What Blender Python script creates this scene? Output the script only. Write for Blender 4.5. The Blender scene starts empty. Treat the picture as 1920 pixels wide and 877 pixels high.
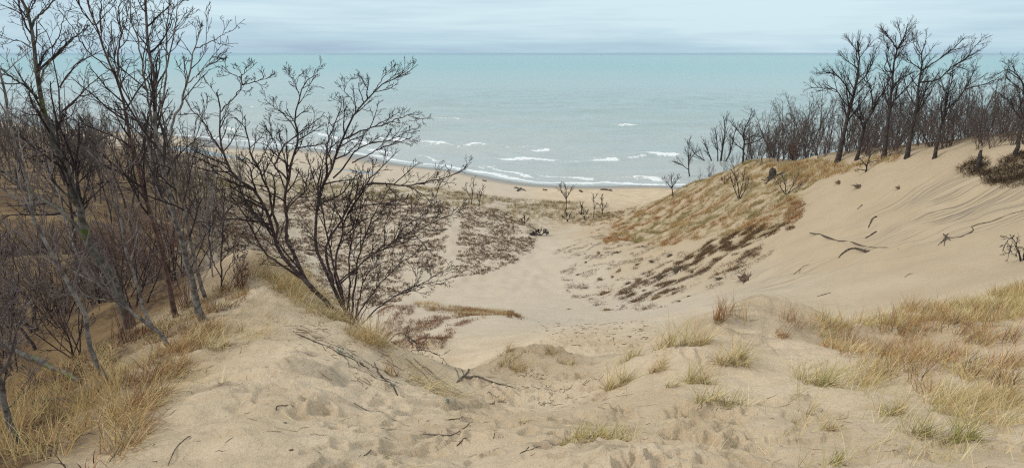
import bpy, math, random
import numpy as np
from mathutils import Vector

# ------------------------------------------------------------------ camera, sky, sun, exposure
scene = bpy.context.scene
COL = scene.collection
PITCH, FPX, EYE = math.radians(15.8), 1200.0, 35.0
cam_data = bpy.data.cameras.new('camera')
cam_data.sensor_width = 36.0
cam_data.lens = 36.0 * FPX / 1920.0
cam_data.clip_start, cam_data.clip_end = 0.1, 150000.0
cam = bpy.data.objects.new('camera', cam_data)
cam.location = (0, 0, EYE)
cam.rotation_euler = (math.pi / 2 - PITCH, 0, 0)
COL.objects.link(cam)
scene.camera = cam

SUN_EL, SUN_AZ = math.radians(40), math.radians(258)   # azimuth clockwise from +Y
world = bpy.data.worlds.new('World')
scene.world = world
world.use_nodes = True
wn, wl = world.node_tree.nodes, world.node_tree.links
wn.clear()
w_out = wn.new('ShaderNodeOutputWorld')
w_bg = wn.new('ShaderNodeBackground')
w_sky = wn.new('ShaderNodeTexSky')
w_sky.sky_type = 'NISHITA'
w_sky.sun_disc = False
w_sky.sun_elevation, w_sky.sun_rotation = SUN_EL, SUN_AZ
w_sc = wn.new('ShaderNodeVectorMath'); w_sc.operation = 'SCALE'; w_sc.inputs['Scale'].default_value = 0.085
wl.new(w_sky.outputs[0], w_sc.inputs[0])
w_tc = wn.new('ShaderNodeTexCoord')
w_sep = wn.new('ShaderNodeSeparateXYZ')
wl.new(w_tc.outputs['Generated'], w_sep.inputs[0])
def w_math(op, a, b=None, c=None):
    n = wn.new('ShaderNodeMath'); n.operation = op
    for i, v in enumerate((a, b, c)):
        if v is None: continue
        if isinstance(v, (int, float)): n.inputs[i].default_value = v
        else: wl.new(v, n.inputs[i])
    return n.outputs[0]
def w_noise(scale, detail, rough, sx, sz):
    m = wn.new('ShaderNodeMapping'); m.inputs['Scale'].default_value = (sx, sx, sz)
    wl.new(w_tc.outputs['Generated'], m.inputs[0])
    n = wn.new('ShaderNodeTexNoise'); n.inputs['Scale'].default_value = scale
    n.inputs['Detail'].default_value = detail; n.inputs['Roughness'].default_value = rough
    n.inputs['Distortion'].default_value = 0.25
    wl.new(m.outputs[0], n.inputs['Vector'])
    return n.outputs['Fac']
n1 = w_noise(1.1, 6, 0.55, 1.0, 9.0)
n2 = w_noise(2.2, 5, 0.6, 1.0, 20.0)
nn = w_math('ADD', w_math('MULTIPLY', n1, 0.6), w_math('MULTIPLY', n2, 0.4))
w_ramp = wn.new('ShaderNodeValToRGB')
cr = w_ramp.color_ramp
cr.elements[0].position, cr.elements[0].color = 0.40, (0.38, 0.52, 0.67, 1)
cr.elements[1].position, cr.elements[1].color = 0.60, (0.63, 0.82, 0.91, 1)
e = cr.elements.new(0.5); e.color = (0.48, 0.67, 0.79, 1)
wl.new(nn, w_ramp.inputs[0])
# an overcast dome grows brighter towards the zenith
up = w_math('MAXIMUM', w_sep.outputs[2], 0.0)
gain = w_math('ADD', w_math('MULTIPLY', up, 0.50), 0.93)
w_hi = wn.new('ShaderNodeMix'); w_hi.data_type = 'RGBA'      # thick cloud overhead is whiter than the far layers
wl.new(w_math('MULTIPLY', w_math('POWER', up, 0.8), 0.9), w_hi.inputs[0]); wl.new(w_ramp.outputs[0], w_hi.inputs[6]); w_hi.inputs[7].default_value = (0.80, 0.78, 0.74, 1)
w_cl = wn.new('ShaderNodeVectorMath'); w_cl.operation = 'SCALE'
wl.new(w_hi.outputs[2], w_cl.inputs[0]); wl.new(gain, w_cl.inputs['Scale'])
w_mix = wn.new('ShaderNodeMix'); w_mix.data_type = 'RGBA'; w_mix.inputs[0].default_value = 0.88
wl.new(w_sc.outputs[0], w_mix.inputs[6]); wl.new(w_cl.outputs[0], w_mix.inputs[7])
wl.new(w_mix.outputs[2], w_bg.inputs[0])
w_bg.inputs[1].default_value = 1.0
wl.new(w_bg.outputs[0], w_out.inputs[0])

sun_data = bpy.data.lights.new('sun', 'SUN')
sun_data.energy, sun_data.angle, sun_data.color = 1.5, math.radians(12), (1.0, 0.94, 0.85)
sun = bpy.data.objects.new('sun', sun_data)
sd = Vector((math.sin(SUN_AZ) * math.cos(SUN_EL), math.cos(SUN_AZ) * math.cos(SUN_EL), math.sin(SUN_EL)))
sun.rotation_euler = sd.to_track_quat('Z', 'Y').to_euler()
sun.location = (0, -20, 80)
COL.objects.link(sun)
vs = scene.view_settings
vs.view_transform, vs.look, vs.exposure, vs.gamma = 'Standard', 'None', 0.16, 1.0
vs.use_curve_mapping = False
scene.cycles.use_denoising = False
scene.cycles.filter_width = 1.2
scene.cycles.max_bounces = 6
scene.cycles.transparent_max_bounces = 8

RNG = np.random.default_rng(11)
random.seed(5)

# ------------------------------------------------------------------ helpers
def ray(px, py):
    u, v = (px - 960.0) / FPX, (438.5 - py) / FPX
    c, s = math.cos(PITCH), math.sin(PITCH)
    return u, c + v * s, -s + v * c
def at(px, py, Y):
    dx, dy, dz = ray(px, py)
    k = Y / dy
    return (dx * k, Y, EYE + dz * k)
def tag(o, label=None, cat=None, group=None, kind=None):
    for k, v in (('label', label), ('category', cat), ('group', group), ('kind', kind)):
        if v: o[k] = v
    return o
def link(name, mesh, mat=None, parent=None):
    o = bpy.data.objects.new(name, mesh)
    COL.objects.link(o)
    if mat and mesh and not mesh.materials: mesh.materials.append(mat)
    if parent: o.parent = parent
    return o
def empty(name, loc, rz=0.0):
    o = bpy.data.objects.new(name, None)
    o.location, o.rotation_euler = loc, (0, 0, rz)
    COL.objects.link(o)
    return o
def mesh_np(name, V, faces, colors=None, smooth=True):
    """faces: list of (F,k) int arrays"""
    me = bpy.data.meshes.new(name)
    V = np.ascontiguousarray(V, dtype=np.float32)
    me.vertices.add(len(V)); me.vertices.foreach_set('co', V.ravel())
    faces = [f for f in faces if len(f)]
    nl = sum(f.size for f in faces); nf = sum(len(f) for f in faces)
    me.loops.add(nl); me.polygons.add(nf)
    me.loops.foreach_set('vertex_index', np.concatenate([f.ravel() for f in faces]).astype(np.int32))
    tot = np.concatenate([np.full(len(f), f.shape[1]) for f in faces]).astype(np.int32)
    st = np.concatenate([[0], np.cumsum(tot)[:-1]]).astype(np.int32)
    me.polygons.foreach_set('loop_start', st)
    me.polygons.foreach_set('use_smooth', np.full(nf, smooth))
    if colors is not None:
        a = me.color_attributes.new('tone', 'FLOAT_COLOR', 'POINT')
        c = np.ones((len(V), 4), np.float32); c[:, :colors.shape[1]] = colors
        a.data.foreach_set('color', c.ravel())
    me.update(calc_edges=True)
    return me
def hash2(i, j, s):
    h = (i.astype(np.int64) * 374761393 + j.astype(np.int64) * 668265263 + s * 1442695041) & 0xFFFFFFFF
    h = ((h ^ (h >> 13)) * 1274126177) & 0xFFFFFFFF
    return ((h ^ (h >> 16)) & 0xFFFF) / 65535.0
def noise(x, y, s=0):
    xi, yi = np.floor(x), np.floor(y)
    fx, fy = x - xi, y - yi
    ux, uy = fx * fx * (3 - 2 * fx), fy * fy * (3 - 2 * fy)
    def g(a, b):
        t = hash2(xi + a, yi + b, s) * 2 * math.pi
        return np.cos(t) * (fx - a) + np.sin(t) * (fy - b)
    n0 = g(0, 0) * (1 - ux) + g(1, 0) * ux
    n1 = g(0, 1) * (1 - ux) + g(1, 1) * ux
    return (n0 * (1 - uy) + n1 * uy) * 1.5
def fbm(x, y, sc, o=3, s=0):
    v, a = 0.0, 1.0
    for k in range(o):
        v = v + a * noise(x / sc + 17.3 * k, y / sc - 9.1 * k, s + k); a *= .5; sc *= .5
    return v
def sstep(a, b, x):
    t = np.clip((x - a) / (b - a), 0, 1); return t * t * (3 - 2 * t)

# ------------------------------------------------------------------ materials
def mat(name):
    m = bpy.data.materials.new(name); m.use_nodes = True
    nt = m.node_tree
    return m, nt.nodes, nt.links, nt.nodes['Principled BSDF']
class NT:
    def __init__(s, m): s.n, s.l = m.node_tree.nodes, m.node_tree.links
    def put(s, sock, v):
        if isinstance(v, (int, float)): sock.default_value = v
        elif isinstance(v, tuple): sock.default_value = (v + (1,))[:len(sock.default_value)] if len(v) == 3 and len(sock.default_value) == 4 else v
        else: s.l.new(v, sock)
    def math(s, op, a, b=0.0, clamp=False):
        n = s.n.new('ShaderNodeMath'); n.operation = op; n.use_clamp = clamp
        s.put(n.inputs[0], a); s.put(n.inputs[1], b); return n.outputs[0]
    def mix(s, f, a, b, blend='MIX'):
        n = s.n.new('ShaderNodeMix'); n.data_type = 'RGBA'; n.blend_type = blend
        s.put(n.inputs[0], f); s.put(n.inputs[6], a); s.put(n.inputs[7], b); return n.outputs[2]
    def noise(s, scale, detail=4, rough=.55, vec=None, dist=0.0):
        n = s.n.new('ShaderNodeTexNoise'); n.inputs['Scale'].default_value = scale
        n.inputs['Detail'].default_value = detail; n.inputs['Roughness'].default_value = rough; n.inputs['Distortion'].default_value = dist
        if vec is not None: s.l.new(vec, n.inputs['Vector'])
        return n.outputs['Fac']
    def obj(s): return s.n.new('ShaderNodeTexCoord').outputs['Object']
    def pos(s): return s.n.new('ShaderNodeNewGeometry').outputs['Position']
    def attr(s, name):
        n = s.n.new('ShaderNodeAttribute'); n.attribute_name = name; return n
    def ramp(s, f, p0, p1):
        n = s.n.new('ShaderNodeMapRange'); n.interpolation_type = 'SMOOTHSTEP'
        s.put(n.inputs[0], f); n.inputs[1].default_value = p0; n.inputs[2].default_value = p1; return n.outputs[0]
    def sep(s, c):
        n = s.n.new('ShaderNodeSeparateColor'); s.l.new(c, n.inputs[0]); return n.outputs
    def bump(s, h, strength, dist, prev=None):
        n = s.n.new('ShaderNodeBump'); n.inputs['Strength'].default_value = strength; n.inputs['Distance'].default_value = dist
        s.put(n.inputs['Height'], h)
        if prev is not None: s.l.new(prev, n.inputs['Normal'])
        return n.outputs[0]
    def dot(s, v, vec):
        n = s.n.new('ShaderNodeVectorMath'); n.operation = 'DOT_PRODUCT'; s.l.new(v, n.inputs[0]); n.inputs[1].default_value = vec; return n.outputs['Value']
    def comb(s, x, y, z=0.0):
        n = s.n.new('ShaderNodeCombineXYZ'); s.put(n.inputs[0], x); s.put(n.inputs[1], y); s.put(n.inputs[2], z); return n.outputs[0]

def bark_material(name, c0, c1, scale=9.0, moss=False, lichen=0.0):
    m, n, l, b = mat(name); t = NT(m); o = t.obj()
    f = t.noise(scale, 5, .65, o)
    c = t.mix(t.ramp(f, .38, .64), c0, c1)
    if lichen: c = t.mix(t.math('MULTIPLY', t.ramp(t.noise(3.3, 4, .6, o), .55, .68), lichen), c, (.27, .27, .25))
    if moss: c = t.mix(t.ramp(t.noise(2.1, 3, .6, o), .58, .66), c, (.07, .10, .015))
    l.new(c, b.inputs['Base Color']); b.inputs['Roughness'].default_value = .85
    b.inputs['Specular IOR Level'].default_value = .25
    l.new(t.bump(t.noise(scale * 4, 4, .7, o), .5, .02), b.inputs['Normal'])
    return m
M = {}
M['bark_grey'] = bark_material('bark_grey', (.07, .058, .052), (.22, .195, .175), 9, lichen=.6)
M['bark_moss'] = bark_material('bark_moss', (.05, .044, .036), (.14, .13, .11), 8, moss=True)
M['bark_red'] = bark_material('bark_red', (.06, .036, .03), (.15, .09, .07), 9)
M['bark_sumac'] = bark_material('bark_sumac', (.032, .021, .021), (.10, .07, .065), 12, lichen=.3)
M['bark_dark'] = bark_material('bark_dark', (.028, .023, .022), (.075, .062, .056), 3)
M['bark_pale'] = bark_material('bark_pale', (.17, .15, .14), (.34, .31, .29), 9)
M['twig_dark'] = bark_material('twig_dark', (.030, .021, .022), (.06, .045, .045), 6)
M['twig_grey'] = bark_material('twig_grey', (.10, .078, .076), (.21, .17, .16), 4)
M['twig_far'] = bark_material('twig_far', (.08, .063, .055), (.15, .122, .105), 1.5)
M['twig_brown'] = bark_material('twig_brown', (.095, .066, .054), (.19, .14, .115), 4)
M['bark_far'] = bark_material('bark_far', (.05, .04, .04), (.12, .10, .095), 2)
M['driftwood'] = bark_material('driftwood', (.045, .035, .028), (.16, .13, .10), 7)
M['driftwood_pale'] = bark_material('driftwood_pale', (.16, .13, .10), (.34, .29, .23), 7)
def tone_material(name, trans=.25, rough=.7):
    m, n, l, b = mat(name); t = NT(m)
    c = t.attr('tone').outputs['Color']
    l.new(c, b.inputs['Base Color']); b.inputs['Roughness'].default_value = rough
    b.inputs['Specular IOR Level'].default_value = .2
    if trans:
        tr = n.new('ShaderNodeBsdfTranslucent'); l.new(c, tr.inputs[0])
        mx = n.new('ShaderNodeMixShader'); mx.inputs[0].default_value = trans
        l.new(b.outputs[0], mx.inputs[1]); l.new(tr.outputs[0], mx.inputs[2])
        l.new(mx.outputs[0], n['Material Output'].inputs[0])
    return m
M['grass'] = tone_material('dry_grass')
M['litter'] = tone_material('dead_plants', 0.0, .9)

# ------------------------------------------------------------------ terrain heights (thin-plate spline through surveyed points)
S = [  # (pixel x, pixel y, distance Y): ground seen there
 # foot of the view
 (0,877,4.9),(200,877,4.7),(400,877,4.5),(700,877,4.5),(960,877,4.6),(1250,877,4.6),(1550,877,4.6),(1920,877,4.6),
 # left spur crest and flanks
 (470,700,7.5),(480,600,10.5),(500,497,16),(330,642,9.4),(388,600,10.6),(240,720,7.5),(180,850,5.1),(600,700,7.4),(600,640,9.2),
 (620,572,12.5),(680,617,11),(740,657,10.2),(800,702,9.5),(860,742,8.9),(560,528,14.2),(700,760,6.7),(430,545,13.2),
 (100,720,9.0),(0,720,11.2),(100,800,6.6),(0,800,7.6),(200,640,11.5),(100,600,16),(0,600,20),(260,560,15),(360,520,17),
 (0,500,36),(130,500,30),(250,500,28),(0,420,60),(150,420,58),(300,450,52),(0,340,88),(150,340,92),(280,380,90),(350,400,96),(400,460,80),(420,420,100),(330,330,135),
 # plain
 (600,480,93),(600,380,130),(600,335,165),(800,560,75.8),(740,520,84),(480,440,103),(480,380,130),(800,440,105),(800,390,126),(700,430,108),
 (900,460,100),(900,400,124),(980,420,120),(1000,470,102),(1040,430,118),(1100,400,128),(1160,385,137),(900,500,89),
 # hump in front of the bowl
 (900,588,49),(800,582,50),(720,578,51),(960,592,48),(850,620,42),(780,640,34),(850,655,33),(900,690,16.5),
 # centre slope
 (1100,800,5.9),(1100,740,8),(1100,682,13),(1100,640,24),(1100,610,40),(1100,580,60),(1100,550,73),(1000,720,9.5),(1000,680,15),(1000,640,26),(1000,600,48),(950,560,73),(950,535,80),
 (950,760,7.5),(850,800,5.9),
 # right face of the bowl
 (1100,500,84),(1100,450,103),(1200,450,92),(1200,400,112),(1200,520,72),(1200,590,50),(1300,560,50),(1300,480,70),(1300,400,97),(1300,345,112),
 (1235,376,121),(1170,400,121),(1400,500,55),(1400,420,72),(1400,350,90),(1400,303,100),(1500,540,38),(1500,460,52),(1500,380,66),(1500,303,84),
 (1640,302,66),(1600,400,55),(1600,480,44),(1600,560,34),(1750,293,58),(1750,380,48),(1750,470,38),(1750,560,29),(1900,293,50),(1900,380,42),(1900,470,33),(1900,528,27),
 (1570,306,75),(1690,297,62),(1820,291,54),
 # right near mound and ridge
 (1920,540,15),(1700,580,13.5),(1560,603,12.5),(1440,604,12),(1400,612,11.5),(1300,640,10.5),(1200,690,9.5),(1150,722,9),
 (1400,700,8.4),(1400,760,6.7),(1700,700,8),(1700,640,10.4),(1700,800,5.9),(1880,760,6.7),(1880,640,10),(1550,720,7.6),(1250,760,7.0),(1250,700,8.8),
]
P = [at(*s) for s in S]
P += [(x, y, EYE - d) for x, y, d in [   # ground that is hidden or outside the frame: (x, y, drop below the eye)
 (0,0,1.7),(-3,0,1.75),(3,0,1.7),(0,2,2.35),(-3,2.2,2.4),(3,2.2,2.35),(0,-8,1.2),(-8,-6,2.2),(8,-6,1.6),(0,-40,3),(-40,-30,8),(40,-30,3),
 (-9,3,4.6),(-16,4,9),(-30,8,15),(-60,10,17),(-90,40,17),(-120,90,19),(10,4,3.3),(18,6,4.0),(35,8,3.2),(60,10,2),(30,20,6.2),(45,30,4),
 # behind the spur
 (-5.6,19,9.4),(-3.0,16,8.4),(-1.9,14,8.2),(-9,22,10.2),(-12,30,15.5),(-15,50,24),(-8,35,19.5),(-22,60,25.5),(-4,25,14.5),(-35,75,27),
 # behind the right ridge
 (13,20,8.9),(8,18,9.2),(17,21,8.6),(5,16,8.4),(20,26,10.6),
 # hinterland right of the crest
 (55,45,6),(60,70,9),(50,85,13),(46,100,17),(55,120,22),(48,140,30),(36,140,32.2),(80,60,7),(90,100,16),(90,140,29),(120,60,8),(140,120,26),(90,20,3),
 (30,128,31),(40,120,25.5),(44,110,20.5),
 # beach, waterline, lake bed
 (41,172,35),(6,174.5,35),(-16.5,195,35),(-48,221,35),(-72,241,35),(-125,270,35),(-220,310,35),(90,168,35),(160,160,35),(-400,390,35),(350,150,35),
 (22,147,33.2),(-8,152,33.1),(-30,172,33.2),(-60,195,33.4),(-95,215,33.4),(-140,235,33),(60,152,33.2),(100,154,33.2),
 (41,200,37.5),(-10,225,37.5),(-60,270,37.5),(-200,350,37.5),(120,195,37.5),(0,320,42),(200,320,42),(-300,480,42),(400,330,42),
 (-130,180,25),(-90,150,24.5),(-60,170,29.5),(-180,200,22),(-250,240,23),(-60,130,26.5),(-45,110,28),(-250,100,15),(-400,200,15),(220,80,8),(400,60,8),(-200,-60,10),(200,-80,5),(0,-200,5)]]
P = np.array(P)
def tps_fit(P, lam=0.02):
    n = len(P); d = np.hypot(P[:, None, 0] - P[None, :, 0], P[:, None, 1] - P[None, :, 1])
    K = np.where(d > 0, d * d * np.log(np.maximum(d, 1e-9)), 0) + np.eye(n) * lam
    A = np.zeros((n + 3, n + 3)); A[:n, :n] = K; A[:n, n] = 1; A[:n, n + 1:] = P[:, :2]; A[n:, :n] = A[:n, n:].T
    return np.linalg.solve(A, np.concatenate([P[:, 2], np.zeros(3)]))
TW = tps_fit(P)
def tps(x, y):
    z = TW[-3] + TW[-2] * x + TW[-1] * y
    for (a, b, _), w in zip(P, TW[:-3]):
        r2 = (x - a) ** 2 + (y - b) ** 2 + 1e-12
        z = z + w * 0.5 * r2 * np.log(r2)
    return z
def seg_dist(x, y, poly):
    d = np.full(np.shape(x), 1e9)
    for (ax, ay), (bx, by) in zip(poly[:-1], poly[1:]):
        vx, vy = bx - ax, by - ay
        t = np.clip(((x - ax) * vx + (y - ay) * vy) / (vx * vx + vy * vy + 1e-9), 0, 1)
        d = np.minimum(d, np.hypot(x - ax - t * vx, y - ay - t * vy))
    return d
def in_poly(x, y, poly):
    r = np.zeros(np.shape(x), bool); n = len(poly)
    for i in range(n):
        (x1, y1), (x2, y2) = poly[i], poly[i - 1]
        c = ((y1 > y) != (y2 > y)) & (x < (x2 - x1) * (y - y1) / (y2 - y1 + 1e-12) + x1)
        r ^= c
    return r

# polar sheet round the view point: fine where it is near, coarse where it is far
rr = [0.5]
while rr[-1] < 480:
    r = rr[-1]; rr.append(r * (1.03 if r < 3 else 1.006 if r < 30 else 1.011))
RR = np.array(rr)
AA = np.concatenate([np.arange(-180, -54, 3.0), np.arange(-54, 54.01, 0.2), np.arange(57, 180.1, 3.0)])
AR = np.radians(AA)
GX, GY = RR[:, None] * np.sin(AR), RR[:, None] * np.cos(AR)
GZ = tps(GX, GY)
near = sstep(26, 16, RR)[:, None] + 0 * GX
mid = sstep(18, 30, RR)[:, None] * sstep(170, 140, RR)[:, None] + 0 * GX
def bump_at(px, py, Y, h, sx, sy=None, rot=0):
    x, y, _ = at(px, py, Y); sy = sy or sx
    c, s = math.cos(rot), math.sin(rot)
    u, v = (GX - x) * c + (GY - y) * s, -(GX - x) * s + (GY - y) * c
    return h * np.exp(-(u / sx) ** 2 - (v / sy) ** 2)
GZ = GZ + bump_at(985, 668, 12.4, .85, 1.15, .8) + bump_at(1395, 632, 10.9, .62, 1.6, .75, .35) + bump_at(1200, 880, 4.5, .22, .9, .5) + bump_at(1290, 690, 9.2, .35, .9, .7, .3) - bump_at(1040, 735, 8.2, .32, 1.0, 1.2) + bump_at(560, 640, 8.6, .22, 1.2, 1.0)
GZ = GZ + bump_at(1480, 640, 11.2, .16, 2.4, .55, -.45) - bump_at(1640, 660, 10.2, .25, 1.6, .8)
GZ = GZ + bump_at(490, 512, 14.6, .42, 1.1, 1.0)
# wind-worked relief
GZ = GZ + near * (.13 * fbm(GX, GY, 2.2, 3, 3) + .055 * fbm(GX, GY, .62, 3, 8))
lobes = np.abs(noise(GX / .9 + .5 * noise(GX / 2, GY / 2, 5), GY / .32, 21))
GZ = GZ - near * .07 * np.exp(-(lobes / .2) ** 2) * sstep(-.1, .5, noise(GX / 2.6, GY / 2.6, 33))
scar = fbm(GX, GY, 1.1, 3, 15)
for lev in (-.25, .05, .32):
    GZ = GZ - near * .045 * sstep(lev, lev + .035, scar + .25 * noise(GX / .3, GY / .3, 16) * .3) * sstep(-.2, .35, noise(GX / 2.4, GY / 2.4, 17 + int(lev * 20)))
rip = np.sin((GX * 1.0 + GY * 2.2 + .35 * noise(GX / .5, GY / .5, 18)) * 2 * math.pi / .34)
GZ = GZ + near * .011 * rip * sstep(.0, .45, noise(GX / 1.7, GY / 1.7, 19))
GZ = GZ + mid * (.30 * fbm(GX, GY, 9, 4, 12))
# hummocks held by plants on the plain, slumped ledges on the lower bowl face
plain_w = sstep(9.5, 7.0, GZ) * sstep(70, 80, GY) * sstep(2.4, 3.2, GZ)
GZ = GZ + plain_w * .34 * fbm(GX, GY, 2.4, 2, 40)
face_w = sstep(12, 20, GX) * sstep(30, 44, GY) * sstep(125, 110, GY) * sstep(44, 36, GX)
GZ = GZ + face_w * .42 * fbm(GX * .8 + GY * .5, GY * .7 - GX * .3, 3.2, 3, 44)
# lagoon strip behind the beach bar
LAG = [at(x, y, 1)[:2] for x, y in ((360, 281), (379, 286), (444, 298), (513, 308), (583, 315.5), (643, 320.5), (690, 324))]
def flat(px, py, z): 
    dx, dy, dz = ray(px, py); k = (z - EYE) / dz; return (dx * k, dy * k)
LAG = [flat(x, y, .6) for x, y in ((330, 276), (379, 286), (444, 298), (513, 308), (583, 315.5), (643, 320.5), (700, 326))]
dl = seg_dist(GX, GY, LAG)
GZ = GZ + (.15 - GZ) * np.exp(-(dl / 4.6) ** 4) * (GY > 120)
LNR = np.log(RR)
def ground(x, y):
    x, y = np.asarray(x, float), np.asarray(y, float)
    r, a = np.hypot(x, y), np.degrees(np.arctan2(x, y))
    fi = np.interp(np.log(np.maximum(r, .5)), LNR, np.arange(len(RR))); fj = np.interp(a, AA, np.arange(len(AA)))
    i, j = np.minimum(fi.astype(int), len(RR) - 2), np.minimum(fj.astype(int), len(AA) - 2)
    u, v = fi - i, fj - j
    return (GZ[i, j] * (1 - u) + GZ[i + 1, j] * u) * (1 - v) + (GZ[i, j + 1] * (1 - u) + GZ[i + 1, j + 1] * u) * v
TT = np.exp(np.linspace(math.log(2.0), math.log(470), 1800))
def hit(px, py, lo=0.0):
    dx, dy, dz = ray(px, py); n = math.sqrt(dx * dx + dy * dy)
    X, Y, Z = dx / n * TT, dy / n * TT, EYE + dz / n * TT
    k = np.nonzero((Z - ground(X, Y) < 0) & (Y > lo))[0]
    if not len(k): return (X[-1], Y[-1], float(ground(X[-1], Y[-1])))
    k = k[0]; return (X[k], Y[k], float(ground(X[k], Y[k])))
def near_hit(px, py, hi=25.0):          # the near ground under a point: step down off a silhouette if it was missed
    h = hit(px, py)
    while h[1] > hi and py < 900: py += 3; h = hit(px, py)
    return h
def W(poly, lo=0.0): return [(near_hit(x, y) if lo < 0 else hit(x, y, lo))[:2] for x, y in poly]

# footprints down the trodden way
for _ in range(520):
    if random.random() < .6: px, py = random.gauss(1110, 75), random.uniform(596, 665)
    elif random.random() < .35: px, py = random.uniform(880, 1150), random.uniform(675, 760)
    elif random.random() < .5: px, py = random.uniform(1150, 1420), random.uniform(760, 875)
    else: px, py = random.uniform(560, 1200), random.uniform(740, 877)
    x, y, _z = hit(px, py)
    r = math.hypot(x, y); a = math.degrees(math.atan2(x, y))
    i, j = int(np.searchsorted(RR, r)), int(np.searchsorted(AA, a))
    w = max(3, int(.5 / (RR[i] * .006))); wj = max(3, int(.5 / (RR[i] * .0035)))
    sl = (slice(max(0, i - w), i + w), slice(max(0, j - wj), j + wj))
    s = random.uniform(.08, .13) + .003 * r; el = random.uniform(0, 3.14)
    eu, ev = (GX[sl] - x) * math.cos(el) + (GY[sl] - y) * math.sin(el), -(GX[sl] - x) * math.sin(el) + (GY[sl] - y) * math.cos(el)
    d2 = (eu ** 2 + (ev * 1.7) ** 2) / s ** 2
    GZ[sl] += random.uniform(.012, .026) * (1 + r / 14) * (.6 * np.exp(-((np.sqrt(d2) - 1.35) / .3) ** 2) - 1.2 * sstep(1.25, .75, np.sqrt(d2)))

# what the ground is made of: R leaf litter, G grey heavy-mineral sand, B wet, A dry thatch
def soft(poly, w, lo=0.0):
    pw = W(poly, lo)
    ins = in_poly(GX, GY, pw); d = seg_dist(GX, GY, pw + [pw[0]])
    return np.clip(.5 + np.where(ins, d, -d) / (2 * w), 0, 1)
n3 = fbm(GX, GY, 6, 3, 50); n4 = fbm(GX, GY, 1.3, 3, 51)
litter_area = [(-300, -60), (-4.3, -6), (-3.95, 3.5), (-4.05, 5), (-5.25, 7.5), (-5.75, 9.4), (-6.0, 11), (-7.2, 16), (-12, 26), (-22, 46), (-33, 68), (-40, 88), (-48, 110), (-78, 165), (-115, 212), (-200, 268), (-460, 380), (-480, -60)]
d = seg_dist(GX, GY, litter_area + [litter_area[0]])
lw = .35 + .06 * np.hypot(GX, GY)
R_ = np.clip(.5 + np.where(in_poly(GX, GY, litter_area), d, -d) / (2 * lw) + .5 * n4, 0, 1)
right_wood = [(41, 30), (44, 52), (41, 66), (42, 84), (40, 100), (36, 113), (34, 124), (40, 136), (90, 146), (470, 140), (470, 10), (60, 10)]
d = seg_dist(GX, GY, right_wood + [right_wood[0]])
R_ = np.maximum(R_, np.clip(.5 + np.where(in_poly(GX, GY, right_wood), d, -d) / 5 + .5 * n3, 0, 1))
G_ = np.zeros_like(GX)
G_ += soft([(1660, 385), (1720, 352), (1930, 335), (1930, 405), (1830, 430), (1700, 452), (1650, 425)], 3.0) * 1.0
G_ += .5 * soft([(1330, 600), (1380, 520), (1560, 500), (1500, 560), (1420, 600)], 2.0)
G_ += near * .5 * sstep(.2, .6, fbm(GX, GY, 1.1, 3, 61)) * sstep(-.1, .3, noise(GX / 3, GY / 3, 62))
B_ = sstep(.55, .15, GZ) * (GY > 120)
A_ = soft([(1130, 455), (1160, 415), (1240, 372), (1320, 335), (1440, 300), (1570, 300), (1530, 350), (1490, 400), (1420, 440), (1330, 440), (1260, 460), (1190, 450)], 2.5)
A_ = np.maximum(A_, .8 * soft([(300, 320), (420, 330), (560, 336), (700, 342), (830, 352), (960, 372), (1080, 378), (1230, 384), (1130, 412), (1060, 412), (1000, 432), (900, 392), (830, 384), (700, 372), (560, 362), (420, 372), (300, 352)], 4.0))
A_ = np.clip(A_ + .55 * n3 * (A_ > .02), 0, 1)
nr, na = GX.shape
idx = np.arange(nr * na).reshape(nr, na)
quads = np.stack([idx[:-1, :-1], idx[:-1, 1:], idx[1:, 1:], idx[1:, :-1]], -1).reshape(-1, 4)[:, ::-1]
cap = idx[0][None, :-1]
V = np.stack([GX, GY, GZ], -1).reshape(-1, 3)
zone = np.stack([R_, np.clip(G_, 0, 1), B_, A_], -1).reshape(-1, 4)
m, n, l, b = mat('dune_sand'); t = NT(m)
p = t.pos(); a = t.attr('tone'); zr = t.sep(a.outputs['Color']); za = a.outputs['Alpha']
big, med, fine = t.noise(.35, 5, .65, p), t.noise(1.7, 7, .68, p), t.noise(26, 4, .75, p)
c = t.mix(t.ramp(big, .35, .65), (.50, .388, .255), (.605, .488, .345))
c = t.mix(t.math('MULTIPLY', t.ramp(med, .5, .72), .55), c, (.37, .28, .18))
c = t.mix(t.math('MULTIPLY', t.ramp(fine, .5, .72), .5), c, (.30, .225, .145))
c = t.mix(t.math('MULTIPLY', t.attr('old_sand').outputs['Fac'], .75), c, (.40, .312, .205))   # older, browner sand cut open by the blowout
c = t.mix(t.math('MULTIPLY', t.attr('fresh_sand').outputs['Fac'], .7), c, (.475, .415, .335))   # paler freshly blown sand on the floor of the bowl
hA, hB = hit(1900, 392), hit(1690, 462)
fd = Vector((hB[0] - hA[0], hB[1] - hA[1], 0)).normalized()
along, across = t.dot(p, (fd.x, fd.y, 0)), t.dot(p, (-fd.y, fd.x, 0))
streak = t.noise(1.0, 4, .6, t.comb(t.math('MULTIPLY', along, .07), t.math('MULTIPLY', across, 2.9)))
gm = t.math('MULTIPLY', zr[1], t.ramp(streak, .47, .58))
gm = t.math('MULTIPLY', gm, t.ramp(t.noise(.16, 3, .6, p), .3, .48))
c = t.mix(t.math('MULTIPLY', gm, .8), c, (.16, .135, .11))
c = t.mix(t.math('MULTIPLY', t.ramp(streak, .5, .72), .24), c, (.33, .26, .18))
thatch = t.mix(t.ramp(t.noise(1.4, 5, .65, p), .35, .65), (.16, .115, .05), (.33, .25, .13))
c = t.mix(t.math('MULTIPLY', za, t.ramp(t.noise(.9, 5, .7, p), .42, .62)), c, thatch)
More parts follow.
